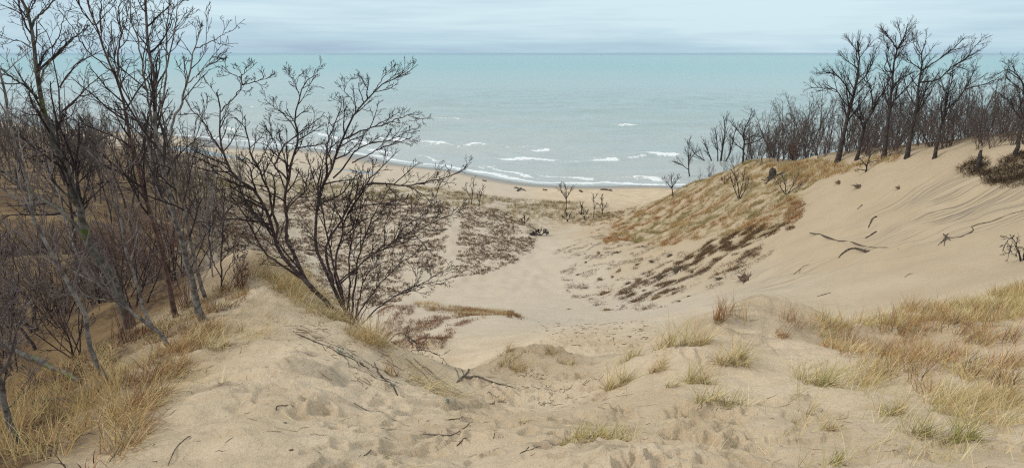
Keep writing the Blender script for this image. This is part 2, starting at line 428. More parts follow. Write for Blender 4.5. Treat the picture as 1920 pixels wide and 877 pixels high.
leaf = t.mix(t.ramp(t.noise(5.5, 5, .75, p), .35, .65), (.055, .032, .018), (.17, .105, .05))
leaf = t.mix(t.ramp(t.noise(.25, 3, .6, p), .45, .62), leaf, (.20, .13, .06))
c = t.mix(zr[0], c, leaf)
c = t.mix(zr[2], c, (.20, .17, .13))
l.new(c, b.inputs['Base Color'])
l.new(t.math('SUBTRACT', .95, t.math('MULTIPLY', zr[2], .72)), b.inputs['Roughness'])
b.inputs['Specular IOR Level'].default_value = .3
bn = t.bump(t.noise(3.2, 8, .68, p), .9, .12)
bn = t.bump(t.noise(60, 3, .7, p), .35, .006, bn)
bn = t.bump(streak, .38, .09, bn)
l.new(bn, b.inputs['Normal'])
gm_ = mesh_np('dune_ground', V, [quads, cap[:, ::-1]], zone)
fa = gm_.attributes.new('old_sand', 'FLOAT', 'POINT')
fa.data.foreach_set('value', np.clip(sstep(8, 20, GX + .12 * (GY - 60) + 3 * n3) * sstep(22, 30, GY) * sstep(150, 120, GY), 0, 1).ravel().astype(np.float32))
fb = gm_.attributes.new('fresh_sand', 'FLOAT', 'POINT')
fb.data.foreach_set('value', np.clip(sstep(24, 50, GY) * sstep(24, 10, GX + .12 * (GY - 60) + 3 * n3), 0, 1).ravel().astype(np.float32))
tag(link('dune_ground', gm_, m), kind='structure')

# ------------------------------------------------------------------ lake
SHORE = [(-400, 390), (-220, 310), (-125, 270), (-72, 241), (-48, 221), (-16.5, 195), (6, 174.5), (41, 172), (90, 168), (160, 160), (350, 150)]
wr = [118.0]
while wr[-1] < 90000:
    r = wr[-1]; wr.append(r * (1.0046 if r < 420 else 1.008 if r < 900 else 1.06))
WR = np.array(wr); WA = np.radians(np.concatenate([np.arange(-120, -48, 3.0), np.arange(-48, 48.01, .32), np.arange(51, 121, 3.0)]))
LX, LY = WR[:, None] * np.sin(WA), WR[:, None] * np.cos(WA)
off = seg_dist(LX, LY, SHORE) ; sx = np.array(SHORE)
off = np.where(LY > np.interp(LX, sx[:, 0], sx[:, 1]), off, -off)
fade = sstep(900, 300, np.hypot(LX, LY))
ph = off / 11.0 + .55 * fbm(LX, LY, 40, 2, 70) * 2
swell = .42 * np.sin(ph * 2 * math.pi) * (.4 + 1.2 * np.clip(.5 + noise(LX / 34, LY / 20, 72), 0, 1))
LZ = fade * sstep(0, 12, off) * (swell + .16 * fbm(LX * .5, LY, 5, 3, 74))
foam = np.zeros_like(LX)
edge = noise(LX / 13, LY / 13, 80) * 2.2 + noise(LX / 4, LY / 4, 81) * 1.0
foam = np.maximum(foam, np.exp(-((off - 2.4 - edge) / 1.5) ** 2) * 1.1)
brk = np.clip(.25 + 1.9 * noise(LX / 26, LY / 26, 82), 0, 1)
foam = np.maximum(foam, np.exp(-((off - 10.5 - 1.6 * edge) / 1.7) ** 2) * brk)
for lo_, sd_, wd_ in ((21, 83, 1.3), (33, 84, 1.2)):
    brk = np.clip(-.55 + 2.6 * noise(LX / 38, LY / 24, sd_), 0, 1) * sstep(-30, -60, LX + 45 * (lo_ < 40))
    foam = np.maximum(foam, np.exp(-((off - lo_ - 2.2 * edge) / wd_) ** 2) * brk); LZ = LZ + .3 * brk * np.exp(-((off - lo_ - 2.2 * edge - 1.5) / 2.4) ** 2)
BREAKERS = [((945, 299), (990, 300), (1036, 301), 2.2), ((1004, 283), (1015, 283), (1026, 283), 2.0), ((1115, 301), (1132, 300), (1154, 300), 2.0), ((1150, 297), (1180, 295), (1210, 293), .9), ((1213, 289), (1240, 291), (1268, 292), 2.0),
            ((745, 260), (785, 265), (830, 273), 3.0), ((690, 258), (720, 262), (750, 266), 2.2), ((830, 273), (890, 272), (945, 276), 1.3), ((818, 222), (838, 222), (860, 224), 1.8), ((1160, 235), (1175, 236), (1195, 237), 1.6), ((470, 201), (486, 202), (505, 203), 2.0),
            ((696, 283), (712, 286), (725, 289), 2.2), ((600, 252), (640, 262), (690, 272), 2.4), ((1440, 232), (1465, 233), (1485, 235), 3.0), ((420, 243), (450, 246), (480, 250), 2.2), ((640, 243), (660, 244), (690, 247), 1.6), ((930, 321), (965, 328), (990, 334), 1.0), ((1010, 330), (1060, 335), (1110, 339), 1.0)]
for *pts, wd in BREAKERS:
    poly = [flat(x, y, 0) for x, y in pts]
    dd = seg_dist(LX, LY, poly)
    if poly[0][1] > 255: wd *= .75
    ends = np.exp(-(dd / (wd * .9)) ** 2)
    foam = np.maximum(foam, 1.0 * ends)
    (ex, ey), (fx, fy) = poly[0], poly[-1]; mx_, my_ = (ex + fx) / 2, (ey + fy) / 2
    foam = np.maximum(foam, .62 * np.exp(-(seg_dist(LX, LY, [(mx_ + (ex - mx_) * 2.1, my_ + (ey - my_) * 2.1 + 1), (mx_ + (fx - mx_) * 2.1, my_ + (fy - my_) * 2.1 + 1)]) / (wd * .8)) ** 2))
    ddb = seg_dist(LX, LY - 1.8, poly)
    LZ = LZ + .55 * np.exp(-(ddb / 2.6) ** 2)
foam = foam * sstep(1200, 500, np.hypot(LX, LY))
tone = np.stack([np.clip(foam, 0, 1), sstep(0, 260, off), sstep(0, 1500, off), sstep(3500, 16000, off)], -1).reshape(-1, 4)
nr2, na2 = LX.shape; idx = np.arange(nr2 * na2).reshape(nr2, na2)
quads = np.stack([idx[:-1, :-1], idx[:-1, 1:], idx[1:, 1:], idx[1:, :-1]], -1).reshape(-1, 4)[:, ::-1]
m, n, l, b = mat('lake_water'); t = NT(m)
p = t.pos(); z = t.sep(t.attr('tone').outputs['Color'])
c = t.mix(z[1], (.40, .43, .42), (.315, .405, .405))
c = t.mix(z[2], c, (.17, .365, .385))
c = t.mix(t.attr('tone').outputs['Alpha'], c, (.07, .20, .29))
c = t.mix(t.math('MULTIPLY', t.ramp(t.noise(1.0, 4, .55, t.comb(t.math('MULTIPLY', t.dot(p, (1, 0, 0)), .0035), t.math('MULTIPLY', t.dot(p, (0, 1, 0)), .012))), .4, .65), .35), c, (.26, .385, .385))
fo = t.ramp(t.math('ADD', z[0], t.math('MULTIPLY', t.math('SUBTRACT', t.noise(.8, 6, .8, p), .5), 2.6)), .55, .85)
c = t.mix(fo, c, (.72, .745, .75))
l.new(c, b.inputs['Base Color'])
l.new(t.math('ADD', t.math('MULTIPLY', fo, .5), .24), b.inputs['Roughness'])
b.inputs['Specular IOR Level'].default_value = .22
pw = t.comb(t.math('MULTIPLY', t.dot(p, (1, .12, 0)), .16), t.math('MULTIPLY', t.dot(p, (-.12, 1, 0)), .42))
bn = t.bump(t.noise(1.0, 5, .6, pw), .8, 1.0)
bn = t.bump(t.noise(1.6, 4, .6, p), .5, .12, bn)
l.new(bn, b.inputs['Normal'])
tag(link('lake', mesh_np('lake', np.stack([LX, LY, LZ], -1).reshape(-1, 3), [quads], tone), m), kind='structure')
mlag, n, l, b = mat('lagoon_water'); t = NT(mlag)
b.inputs['Base Color'].default_value = (.17, .20, .20, 1); b.inputs['Roughness'].default_value = .12
l.new(t.bump(t.noise(1.2, 3, .5, t.pos()), .3, .05), b.inputs['Normal'])
lv = []
for k, (x, y) in enumerate(LAG):
    q = LAG[min(k + 1, len(LAG) - 1)]; o = LAG[max(k - 1, 0)]
    tx, ty = q[0] - o[0], q[1] - o[1]; s = 9.0 / math.hypot(tx, ty)
    lv += [(x - ty * s, y + tx * s, .42), (x + ty * s, y - tx * s, .42)]
lf = np.array([(2 * k, 2 * k + 1, 2 * k + 3, 2 * k + 2) for k in range(len(LAG) - 1)])
tag(link('lagoon_water', mesh_np('lagoon_water', np.array(lv), [lf]), mlag), kind='structure')

# ------------------------------------------------------------------ branching plants
def resample(pts, n):
    p = np.array(pts, float)
    # Catmull-Rom through the traced points, then even spacing
    q = np.vstack([2 * p[0] - p[1], p, 2 * p[-1] - p[-2]])
    out = []
    for i in range(1, len(q) - 2):
        t = np.linspace(0, 1, 8, endpoint=False)[:, None]
        a, b_, c_, d_ = q[i - 1], q[i], q[i + 1], q[i + 2]
        out.append(.5 * (2 * b_ + (c_ - a) * t + (2 * a - 5 * b_ + 4 * c_ - d_) * t ** 2 + (3 * b_ - a - 3 * c_ + d_) * t ** 3))
    out = np.vstack(out + [p[-1:]])
    s = np.concatenate([[0], np.cumsum(np.linalg.norm(np.diff(out, axis=0), axis=1))])
    u = np.linspace(0, s[-1], n)
    return np.stack([np.interp(u, s, out[:, k]) for k in range(3)], -1)
def tubes(Pn, Rn, k):
    """Pn (S,N,3), Rn (S,N) -> verts, quads"""
    S_, N_ = Rn.shape
    T = np.gradient(Pn, axis=1); T /= np.linalg.norm(T, axis=2, keepdims=True) + 1e-9
    ref = np.where(np.abs(T[:, :1, 2:3]) > .8, np.array([1., 0, 0]), np.array([0, 0, 1.])) + np.zeros_like(T)
    A = np.cross(T, ref); A /= np.linalg.norm(A, axis=2, keepdims=True) + 1e-9
    B = np.cross(T, A)
    th = np.arange(k) * 2 * math.pi / k
    ring = A[:, :, None] * np.cos(th)[None, None, :, None] + B[:, :, None] * np.sin(th)[None, None, :, None]
    V = (Pn[:, :, None] + ring * Rn[:, :, None, None]).reshape(-1, 3)
    i = np.arange(S_ * N_ * k).reshape(S_, N_, k)
    j = np.roll(i, -1, axis=2)
    F = np.stack([i[:, :-1], j[:, :-1], j[:, 1:], i[:, 1:]], -1).reshape(-1, 4)
    return V, F
def sprout(rng, Pn, Rn, m, t0, t1, ang, ratio, npts, gnarl, up, rmin, taper=.35, rk=.72, flat_=0.0):
    S_, N_ = Rn.shape
    seglen = np.linalg.norm(np.diff(Pn, axis=1), axis=2); L = seglen.sum(1)
    cnt = np.clip(np.round(m * (L / L.mean()) ** .7), 2, m * 3).astype(int); par = np.repeat(np.arange(S_), cnt); C = len(par)
    within = np.arange(C) - np.repeat(np.cumsum(cnt) - cnt, cnt)
    tt = t0 + (t1 - t0) * ((within + rng.uniform(0, 1, C)) / cnt[par])
    f = tt * (N_ - 1); i = np.minimum(f.astype(int), N_ - 2); u = (f - i)[:, None]
    start = Pn[par, i] * (1 - u) + Pn[par, i + 1] * u
    r0 = Rn[par, i] * (1 - u[:, 0]) + Rn[par, i + 1] * u[:, 0]
    T = Pn[par, i + 1] - Pn[par, i]; T /= np.linalg.norm(T, axis=1, keepdims=True) + 1e-9
    rnd = rng.normal(size=(C, 3)); rnd[:, 1] *= (1 - flat_)
    side = rnd - T * (rnd * T).sum(1, keepdims=True); side /= np.linalg.norm(side, axis=1, keepdims=True) + 1e-9
    a = np.radians(rng.uniform(ang[0], ang[1], C))[:, None]
    D = T * np.cos(a) + side * np.sin(a)
    ln = (.5 * L[par] + .5 * L.mean()) * rng.uniform(ratio[0], ratio[1], C) * (1.15 - .85 * tt)
    out = np.zeros((C, npts, 3)); out[:, 0] = start
    step = (ln / (npts - 1))[:, None]
    for q in range(1, npts):
        D = D + rng.normal(size=(C, 3)) * gnarl + np.array([0, 0, up])
        D /= np.linalg.norm(D, axis=1, keepdims=True)
        out[:, q] = out[:, q - 1] + D * step
    s = np.linspace(1, taper, npts)[None, :]
    rb = np.maximum(np.minimum(r0 * rk, .018 * ln + rmin), rmin)[:, None]
    R_ = np.maximum(rb * s, rmin * .75)
    return out, R_
def tube_mesh(name, groups):
    Vs, Fs, o = [], [], 0
    for Pn, Rn, k in groups:
        v, f = tubes(Pn, Rn, k); Vs.append(v); Fs.append(f + o); o += len(v)
    return mesh_np(name, np.vstack(Vs), [np.vstack(Fs)])
ANY = dict(m=(9, 4, 3), ang=(20, 55), ratio=((.22, .48), (.4, .75), (.4, .8)), gnarl=(.13, .18, .2), up=(.06, .05, .04), t0=(.3, .2, .2))
SUMAC = dict(m=(10, 5, 3), ang=(22, 58), ratio=((.2, .45), (.4, .8), (.4, .8)), gnarl=(.13, .15, .17), up=(.05, .06, .07), t0=(.35, .25, .25))
def plant(name, base, stems, spec, bark, twig, rmin, seed, label=None, cat='tree', group=None, jig=.02, spread=.35, limb_name='limb', sides=8, no_twig=(), wk=.55, tp=1.1):
    """stems: (points as (px,py), width at foot in px, width at tip in px); the first starts at the foot"""
    rng = np.random.default_rng(seed)
    bx, by, bz = base
    root = empty(name, base)
    tag(root, label, cat, group)
    done = []
    P0, R0, off = [], [], np.array(base)
    for k, (pts, w0, w1) in enumerate(stems):
        if k == 0 or not done: Y0 = by
        else:
            allp = np.vstack([d_[0] for d_ in done]); ally = np.concatenate([d_[1] for d_ in done])
            dd = (allp[:, 0] - pts[0][0]) ** 2 + (allp[:, 1] - pts[0][1]) ** 2
            Y0 = ally[dd.argmin()] if dd.min() < 400 else by
        nn_ = len(pts); acc = np.concatenate([[0], np.cumsum([math.dist(pts[i], pts[i + 1]) for i in range(nn_ - 1)])])
        dep = rng.uniform(-spread, spread) * (0.25 if k == 0 else 1)
        Ys = Y0 + dep * acc / FPX * by
        w = np.array([at(px, py, Y) for (px, py), Y in zip(pts, Ys)])
        if k == 0: w[0] = (w[0][0], by, bz - .12)
        done.append((np.array(pts, float), Ys))
        N_ = 22
        q = resample(w, N_)
        q[1:-1] += rng.normal(size=(N_ - 2, 3)) * jig * .4
        sc = by / FPX * .5
        w0, w1 = w0 * wk, w1 * wk
        r = np.linspace(1, 0, N_) ** tp * (w0 - w1) * sc + w1 * sc
        if k == 0: r[:3] *= np.array([1.35, 1.15, 1.05])
        q = q - off
        P0.append(q); R0.append(np.maximum(r, rmin))
        v, f = tubes(q[None], R0[-1][None], sides if k == 0 else 6)
        link('trunk' if k == 0 else limb_name, mesh_np(name + '_stem', v, [f]), bark, root)
    keep = [i for i in range(len(P0)) if i not in no_twig]
    P0, R0 = np.array([P0[i] for i in keep]), np.array([R0[i] for i in keep])
    g, cp, cr_ = [], P0, R0
    for lv in range(len(spec['m'])):
        cp, cr_ = sprout(rng, cp, cr_, spec['m'][lv], spec['t0'][lv], .98, spec['ang'], spec['ratio'][lv], (7, 5, 4)[lv], spec['gnarl'][lv], spec['up'][lv], rmin)
        g.append((cp, cr_, (4, 3, 3)[lv]))
    link('crown', tube_mesh(name + '_crown', g), twig, root)
    return root
def proto(name, h, nst, seed, spec, rmin, bark, twig, spread=.15, w=.022, crown_t0=.3):
    """a whole tree or bush grown freely; returns (trunk mesh, crown mesh)"""
    rng = np.random.default_rng(seed)
    P0, R0 = [], []
    for k in range(nst):
        N_ = 14; p_ = np.zeros((N_, 3)); d_ = np.array([rng.normal() * spread, rng.normal() * spread, 1.0])
        hh = h * rng.uniform(.75, 1.0)
        p_[0] = (rng.normal() * .04 * h * (nst > 1), rng.normal() * .04 * h * (nst > 1), -.15)
        for q in range(1, N_):
            d_ = d_ + rng.normal(size=3) * .07 + np.array([0, 0, .04]); d_ /= np.linalg.norm(d_)
            p_[q] = p_[q - 1] + d_ * hh / (N_ - 1)
        P0.append(p_); R0.append(np.maximum(np.linspace(w * hh, rmin, N_), rmin))
    P0, R0 = np.array(P0), np.array(R0)
    tm = tube_mesh(name + '_trunk', [(P0, R0, 6)]); tm.materials.append(bark)
    g, cp, cr_ = [], P0, R0
    for lv in range(len(spec['m'])):
        cp, cr_ = sprout(rng, cp, cr_, spec['m'][lv], crown_t0 if lv == 0 else .2, .98, spec['ang'], spec['ratio'][lv], (7, 5, 4)[lv], spec['gnarl'][lv], spec['up'][lv], rmin)
        g.append((cp, cr_, 3))
    cm = tube_mesh(name + '_crown', g); cm.materials.append(twig)
    return tm, cm
def place(name, pr, x, y, s, rz, label, cat, group, z=None):
    o = empty(name, (x, y, float(ground(x, y)) if z is None else z), rz)
    o.scale = (s, s, s * random.uniform(.9, 1.12))
    tag(o, label, cat, group)
    link('trunk', pr[0], None, o); link('crown', pr[1], None, o)
    return o
def foot(px, py, lo=0.0): return hit(px, py, lo) if lo else near_hit(px, py, 60)

# ---- the big many-stemmed sumac on the spur
SB = foot(640, 588)
def lower(stems, y0, k): return [([(x, y0 - (y0 - y) * k) for x, y in p_], a_, b_) for p_, a_, b_ in stems]
plant('sumac_shrub', SB, lower([
 ([(640,590),(612,562),(587,542),(570,518),(536,484),(516,446),(510,416),(502,392),(490,364),(471,337),(448,324),(430,301),(418,272),(413,250),(411,224),(413.6,190),(408.5,164),(407,151)],19,3),
 ([(413,190),(428,173),(445,153),(454,137),(452,123),(460,107),(470,97)],5,2),([(454,137),(474,131),(488,127),(498,118)],4,2),([(452,123),(437,116),(421,104)],3,1.5),
 ([(418,272),(397,238),(377,204),(360,187),(346,160)],6,2),([(448,324),(410,300),(380,286),(350,270)],6,2),
 ([(587,542),(563,501),(550,467),(536,440),(538,409),(536,385),(533,361),(541,320),(548,287),(557,250),(558,233),(552,204),(554,187),(560,170),(561,153),(570,137),(581,123),(595,116)],16,2),
 ([(561,153),(550,127),(554,116)],3,1.5),([(541,325),(515,298),(520,284),(531,258),(557,235),(577,220),(597,203)],8,2.5),([(552,204),(530,192),(512,180),(495,164)],4,2),
 ([(516,446),(519,419),(510,378),(502,340),(494,325),(483,295),(471,275),(465,244),(461,224),(440,200)],11,2),([(483,295),(500,262),(510,235),(506,205)],5,2),
 ([(536,390),(546,371),(567,351),(574,327),(580,300)],7,2.5),
 ([(570,518),(540,500),(505,475),(480,440),(463,400),(445,370),(425,352),(400,340)],10,2.5),
 ([(655,592),(642,573),(615,511),(603,487),(596,467),(591,440),(593,412),(594,378),(599,351),(610,327),(620,307),(631,272),(643,244),(653,218),(661,200),(674,181),(688,164),(700,151),(720,133),(742,124),(760,116),(774,107),(784,96)],16,2),
 ([(688,164),(687,141),(675,118)],4,1.5),([(700,151),(714,130),(725,113),(738,100)],4,1.5),([(668,182),(660,165),(647,150),(650,130)],4,1.5),
 ([(643,244),(657,237),(694,222),(720,215),(742,205),(765,197),(782,188)],8,2),([(765,197),(782,203),(797,204)],3,1.5),
 ([(606,335),(614,301),(611,270),(617,241),(628,212),(637,184),(640,172),(627,161)],8,2),
 ([(625,530),(618,500),(611,467),(615,446),(625,426),(639,405),(649,385),(669,354),(690,327),(714,300),(745,268)],12,2),
 ([(625,320),(643,301),(665,269),(694,252),(731,247),(760,230),(777,222)],8,2),([(660,290),(690,275),(714,261),(750,250),(775,238)],6,2),
 ([(645,565),(630,520),(630,474),(639,443),(644,412),(652,392),(675,378),(712,371),(757,373)],11,2),
 ([(652,392),(681,344),(694,330),(728,332),(760,335),(794,329),(828,321),(857,309),(877,298)],9,2),([(760,335),(790,350),(811,364),(822,340),(832,322)],4,2),
 ([(634,532),(657,511),(688,477),(719,460),(757,433),(791,419),(825,402),(859,388),(873,378)],8,2),
 ([(634,525),(671,494),(709,463),(740,443),(763,412),(791,395),(811,364)],7,2),
 ([(668,600),(671,573),(678,539),(688,511),(700,494),(712,470)],7,2),
 ([(680,606),(702,583),(726,563),(757,542),(777,535),(811,516),(852,491)],6,1.5),([(777,535),(811,525),(845,518)],3,1.5),([(777,535),(781,511),(798,491)],3,1.5),
 ([(648,592),(640,540),(622,480),(610,420),(600,360),(585,310),(575,270)],9,2),([(660,596),(665,540),(672,480),(690,420),(712,370),(735,330)],9,2),([(650,594),(655,530),(655,470),(668,410),(680,360),(690,300)],8,2),([(630,584),(590,540),(560,500),(530,460),(500,420),(470,390),(440,365)],9,2),([(664,600),(690,560),(720,520),(750,490),(780,470)],7,2),
 ([(660,600),(652,560),(660,530),(665,500)],4,2),([(672,604),(690,570),(706,548)],4,1.5),
], 592, .95), SUMAC, M['bark_sumac'], M['twig_dark'], .0047, 3,
 'dark many-stemmed bare sumac spreading wide over the spur of sand', 'shrub', limb_name='stem', no_twig=(), wk=.5, tp=.8)

# ---- bare trees along the grassy left flank
f1 = foot(386, 601)
plant('bare_tree', f1, [
 ([(386,601),(368,569),(360,522),(347,482),(339,447),(328,406),(317,362),(306,318),(298,283),(293,255),(291,220),(292,164),(285,128),(279,90),(275,49),(272,0),(270,-60),(266,-120)],25,5),
 ([(294,161),(309,134),(319,104),(326,68),(331,33),(335,-20)],6,2),([(298,200),(305,191),(309,156),(312,117),(312,76),(314,41),(319,0),(324,-50)],7,2),
 ([(293,250),(282,215),(274,164),(268,131),(263,101),(256,71),(248,38),(244,0),(240,-40)],8,2),
 ([(384,556),(378,535),(363,482),(352,430),(345,390),(334,357),(320,310),(315,275),(308,234),(301,202),(300,170)],15,4),
 ([(315,275),(323,238),(339,197),(350,156),(358,123),(365,93),(374,63),(375,44),(371,30)],9,2),([(365,93),(391,80),(413,68),(432,57)],4,1.5),([(350,156),(372,140),(390,120),(398,104)],4,1.5),
 ([(360,522),(331,425),(317,400),(304,373),(290,338),(285,302),(274,250),(257,220),(252,205),(235,178),(223,145),(215,100),(208,40)],12,3),
 ([(333,357),(345,310),(362,270),(375,235),(382,200)],5,2),
], ANY, M['bark_grey'], M['twig_dark'], .0048, 5, 'tall grey three-trunked bare tree leaning left beside the edge of the bare sand', 'tree')
f4 = foot(331, 594)
plant('bare_tree', f4, [
 ([(331,594),(323,569),(313,522),(305,477),(292,440),(285,417),(274,373),(263,329),(249,288),(241,247),(233,197),(222,158),(211,131),(197,104),(191,74),(175,35),(164,0),(150,-50)],18,4),
 ([(189,63),(189,33),(191,0),(194,-40)],5,2),([(180,48),(169,40),(156,24),(146,0),(135,-30)],5,2),([(218,148),(221,131),(221,104),(226,68),(224,27),(227,0),(232,-40)],7,2),([(226,68),(236,40),(243,10)],3,1.5),
 ([(213,137),(190,118),(160,90),(135,50),(110,20)],5,2),
], ANY, M['bark_red'], M['twig_dark'], .0050, 6, 'slim reddish bare tree just behind the grey three-trunked one', 'tree')
f2 = foot(246, 612)
plant('bare_tree', f2, [
 ([(246,612),(238,590),(225,560),(208,522),(195,497),(175,472),(160,440),(153,395),(139,362),(131,329),(117,299),(101,269),(90,236),(85,210),(76,190),(72,158),(64,109),(59,54),(49,16),(38,0),(20,-50)],34,7),
 ([(59,54),(68,35),(85,20),(104,0),(120,-20)],8,2.5),([(52,30),(59,16),(67,0),(74,-30)],6,2),([(72,186),(49,164),(27,148),(0,127),(-30,105)],8,3),
 ([(73,158),(85,128),(101,109),(131,79),(153,60),(167,49)],7,2),([(59,90),(40,78),(15,74),(-15,66)],4,1.5),([(56,80),(44,55),(40,30),(36,15)],4,1.5),
 ([(172,465),(150,430),(137,417),(109,392),(74,370),(41,346),(0,316),(-40,290)],16,7),([(150,395),(130,370),(110,350),(92,320),(84,280),(78,235)],8,2),
], ANY, M['bark_moss'], M['twig_dark'], .0055, 7, 'thick mossy-trunked bare tree forking above the thicket', 'tree')
f3 = foot(150, 540)
plant('bare_tree', f3, [
 ([(150,540),(142,470),(134,400),(126,335),(117,275),(113,236),(112,197),(108,153),(101,115),(98,90),(87,60),(70,38)],13,2),
 ([(98,90),(112,65),(117,41),(125,20)],4,1.5),([(112,164),(128,139),(148,117),(180,101),(200,90)],5,2),([(117,209),(148,180),(175,153),(205,131)],6,2),([(101,110),(131,79),(153,60),(163,45)],4,1.5),
], ANY, M['bark_sumac'], M['twig_dark'], .0065, 8, 'slender dark bare tree seen against the lake beside the mossy tree', 'tree')
f6 = foot(213, 721)
plant('bare_tree', f6, [
 ([(213,721),(194,699),(173,667),(160,600),(138,548),(120,522),(108,495),(95,472),(78,440),(70,418),(63,405),(57,360),(44,316),(33,283),(27,261),(19,238),(13,186),(5,156),(-5,120),(-20,60)],19,4),
 ([(66,412),(44,384),(20,366),(0,351),(-25,335)],9,4),([(27,261),(40,220),(52,180),(60,140),(62,110)],4,1.5),
], ANY, M['bark_grey'], M['twig_grey'], .0042, 9, 'grey bare tree leaning far left out of the tan grass', 'tree')
f9 = foot(323, 650)
plant('leaning_tree', f9, [
 ([(323,650),(302,627),(284,611),(252,587),(226,564),(213,553),(183,533),(150,515),(113,498),(93,488),(63,460)],16,3),
 ([(284,611),(271,580),(260,540),(250,509),(239,477),(229,430),(222,398),(216,365),(211,324),(212,290),(216,262),(226,230)],13,3),([(226,564),(200,562),(160,556),(120,550),(95,535)],6,2),
 ([(211,324),(190,310),(170,285)],4,2),
], ANY, M['bark_grey'], M['twig_grey'], .0045, 10, 'low grey forked tree leaning over the grass at the sand edge', 'tree')
f10 = foot(36, 836)
plant('bare_tree', f10, [
 ([(36,836),(22,802),(11,767),(3,735),(-6,700),(-16,650),(-22,580),(-30,500),(-34,400)],26,10),
 ([(3,735),(20,690),(30,640),(26,600),(28,570),(14,545)],6,2),([(11,767),(40,740),(62,715),(70,690)],4,2),
], ANY, M['bark_grey'], M['twig_grey'], .0036, 12, 'bare trunk at the picture edge standing in tan grass', 'tree')
f13 = foot(72, 655)
plant('bare_sapling', f13, [([(72,655),(50,630),(30,603),(12,570),(0,550),(-20,510),(-30,450)],11,4),([(30,603),(24,570),(34,520),(24,480),(18,440)],5,2)],
 ANY, M['bark_sumac'], M['twig_grey'], .005, 13, 'small crooked dark sapling in the thicket above the fallen trunk', 'sapling')
plant('bare_sapling', foot(415, 548), [([(415,548),(414,495),(418,430),(419,384),(424,340)],7,2),([(415,530),(430,500),(452,470),(470,455)],4,1.5),([(414,520),(400,490),(392,450),(396,400)],4,1.5),([(416,540),(440,520),(460,490)],3,1.5)],
 ANY, M['bark_sumac'], M['twig_dark'], .006, 14, 'thin upright dark sapling on the sand between tree and sumac', 'sapling')
plant('pale_sapling', foot(398, 520), [([(398,520),(396,480),(397,439),(397,357),(402,320)],6,2),([(397,450),(385,410),(376,370),(380,330)],4,1.5),([(398,480),(412,440),(420,400),(432,370)],4,1.5)],
 ANY, M['bark_pale'], M['bark_pale'], .005, 15, 'pale silvery thin sapling behind the dark upright one', 'sapling')
plant('pale_sapling', foot(180, 560), [([(180,560),(130,440),(112,370),(100,340),(88,300),(80,262),(76,235)],8,2.5),([(88,300),(70,280),(54,262)],4,1.5)],
 dict(ANY, m=(5, 3, 2)), M['bark_pale'], M['bark_pale'], .005, 16, 'pale crooked bare stem in the left thicket against brown leaves', 'sapling')

# ---- tall trees on the right crest
TALL = dict(m=(11, 6, 4), ang=(18, 46), ratio=((.32, .62), (.4, .7), (.4, .75)), gnarl=(.07, .1, .13), up=(.05, .06, .06), t0=(.32, .2, .2))
def crest(px, py, stems, seed, label, spec=TALL, name='crest_tree', cat='tree', rm=.0095, twig='twig_dark', bark='bark_dark', lo=40):
    return plant(name, foot(px, py, lo), lower(stems, py, .955), spec, M[bark], M[twig], rm, seed, label, cat, jig=.05, wk=.55)
crest(1569, 306, [([(1569,306),(1579,265),(1587,225),(1594,195),(1602,165),(1607,136),(1611,106),(1609,86),(1607,66)],17,3),([(1589,195),(1578,179),(1566,162),(1546,159),(1516,157)],5,2),([(1600,178),(1584,152),(1571,136),(1546,127),(1530,131)],5,2),([(1604,155),(1622,136),(1636,109),(1644,79)],5,2),([(1608,120),(1589,106),(1576,94)],4,1.5),([(1611,100),(1625,80),(1632,66)],3,1.5),([(1610,90),(1598,74),(1590,62)],3,1.5)],
 21, 'broad dark bare tree, leftmost of the tall ones on the sandy crest')
crest(1606, 300, [([(1606,300),(1622,232),(1636,208),(1645,185),(1659,162),(1668,140)],12,3),([(1636,208),(1634,165),(1625,140),(1628,110)],5,2),([(1622,232),(1600,205),(1590,180)],4,1.5)], 22, 'slanting dark bare tree between the two tallest crest trees')
crest(1657, 299, [([(1657,299),(1662,245),(1667,208),(1672,162),(1674,126),(1678,103),(1683,83),(1695,60),(1702,33)],15,2.5),([(1683,83),(1669,63),(1655,43)],4,1.5),([(1674,128),(1659,122),(1665,86),(1655,56)],4,1.5),([(1674,155),(1688,142),(1715,126)],5,2),([(1684,82),(1705,70),(1718,56)],4,1.5),([(1690,70),(1688,50),(1684,34)],3,1.5)],
 23, 'tallest slim bare tree on the sandy crest with narrow crown')
crest(1700, 297, [([(1700,297),(1709,245),(1718,198),(1723,152),(1728,119),(1728,93),(1736,66)],15,2.5),([(1724,148),(1759,142),(1786,116),(1809,103),(1829,76),(1840,66)],6,1.5),([(1727,125),(1756,106),(1786,83),(1809,60)],5,1.5),([(1726,122),(1709,109),(1690,91)],4,1.5),([(1712,232),(1693,212),(1673,182)],5,2),([(1728,95),(1715,75),(1712,58)],3,1.5)],
 24, 'wide bare tree whose long boughs sweep to the upper right on the crest')
crest(1752, 297, [([(1752,297),(1762,245),(1772,202),(1776,175),(1784,146),(1787,119)],12,2),([(1772,202),(1792,185),(1809,162),(1822,136),(1832,109)],5,1.5),([(1810,160),(1845,152),(1872,139)],4,1.5),([(1777,172),(1766,150),(1762,130)],3,1.5)],
 25, 'thin bare tree with a low fork, rightmost of the tall crest group')
crest(1905, 293, [([(1905,293),(1915,235),(1921,190),(1919,155),(1905,132),(1888,122),(1872,132)],13,2),([(1918,170),(1930,130),(1935,90)],6,2),([(1921,200),(1940,160),(1955,110)],6,2)], 26, 'bare tree cut by the edge of the picture above the dark root mat')
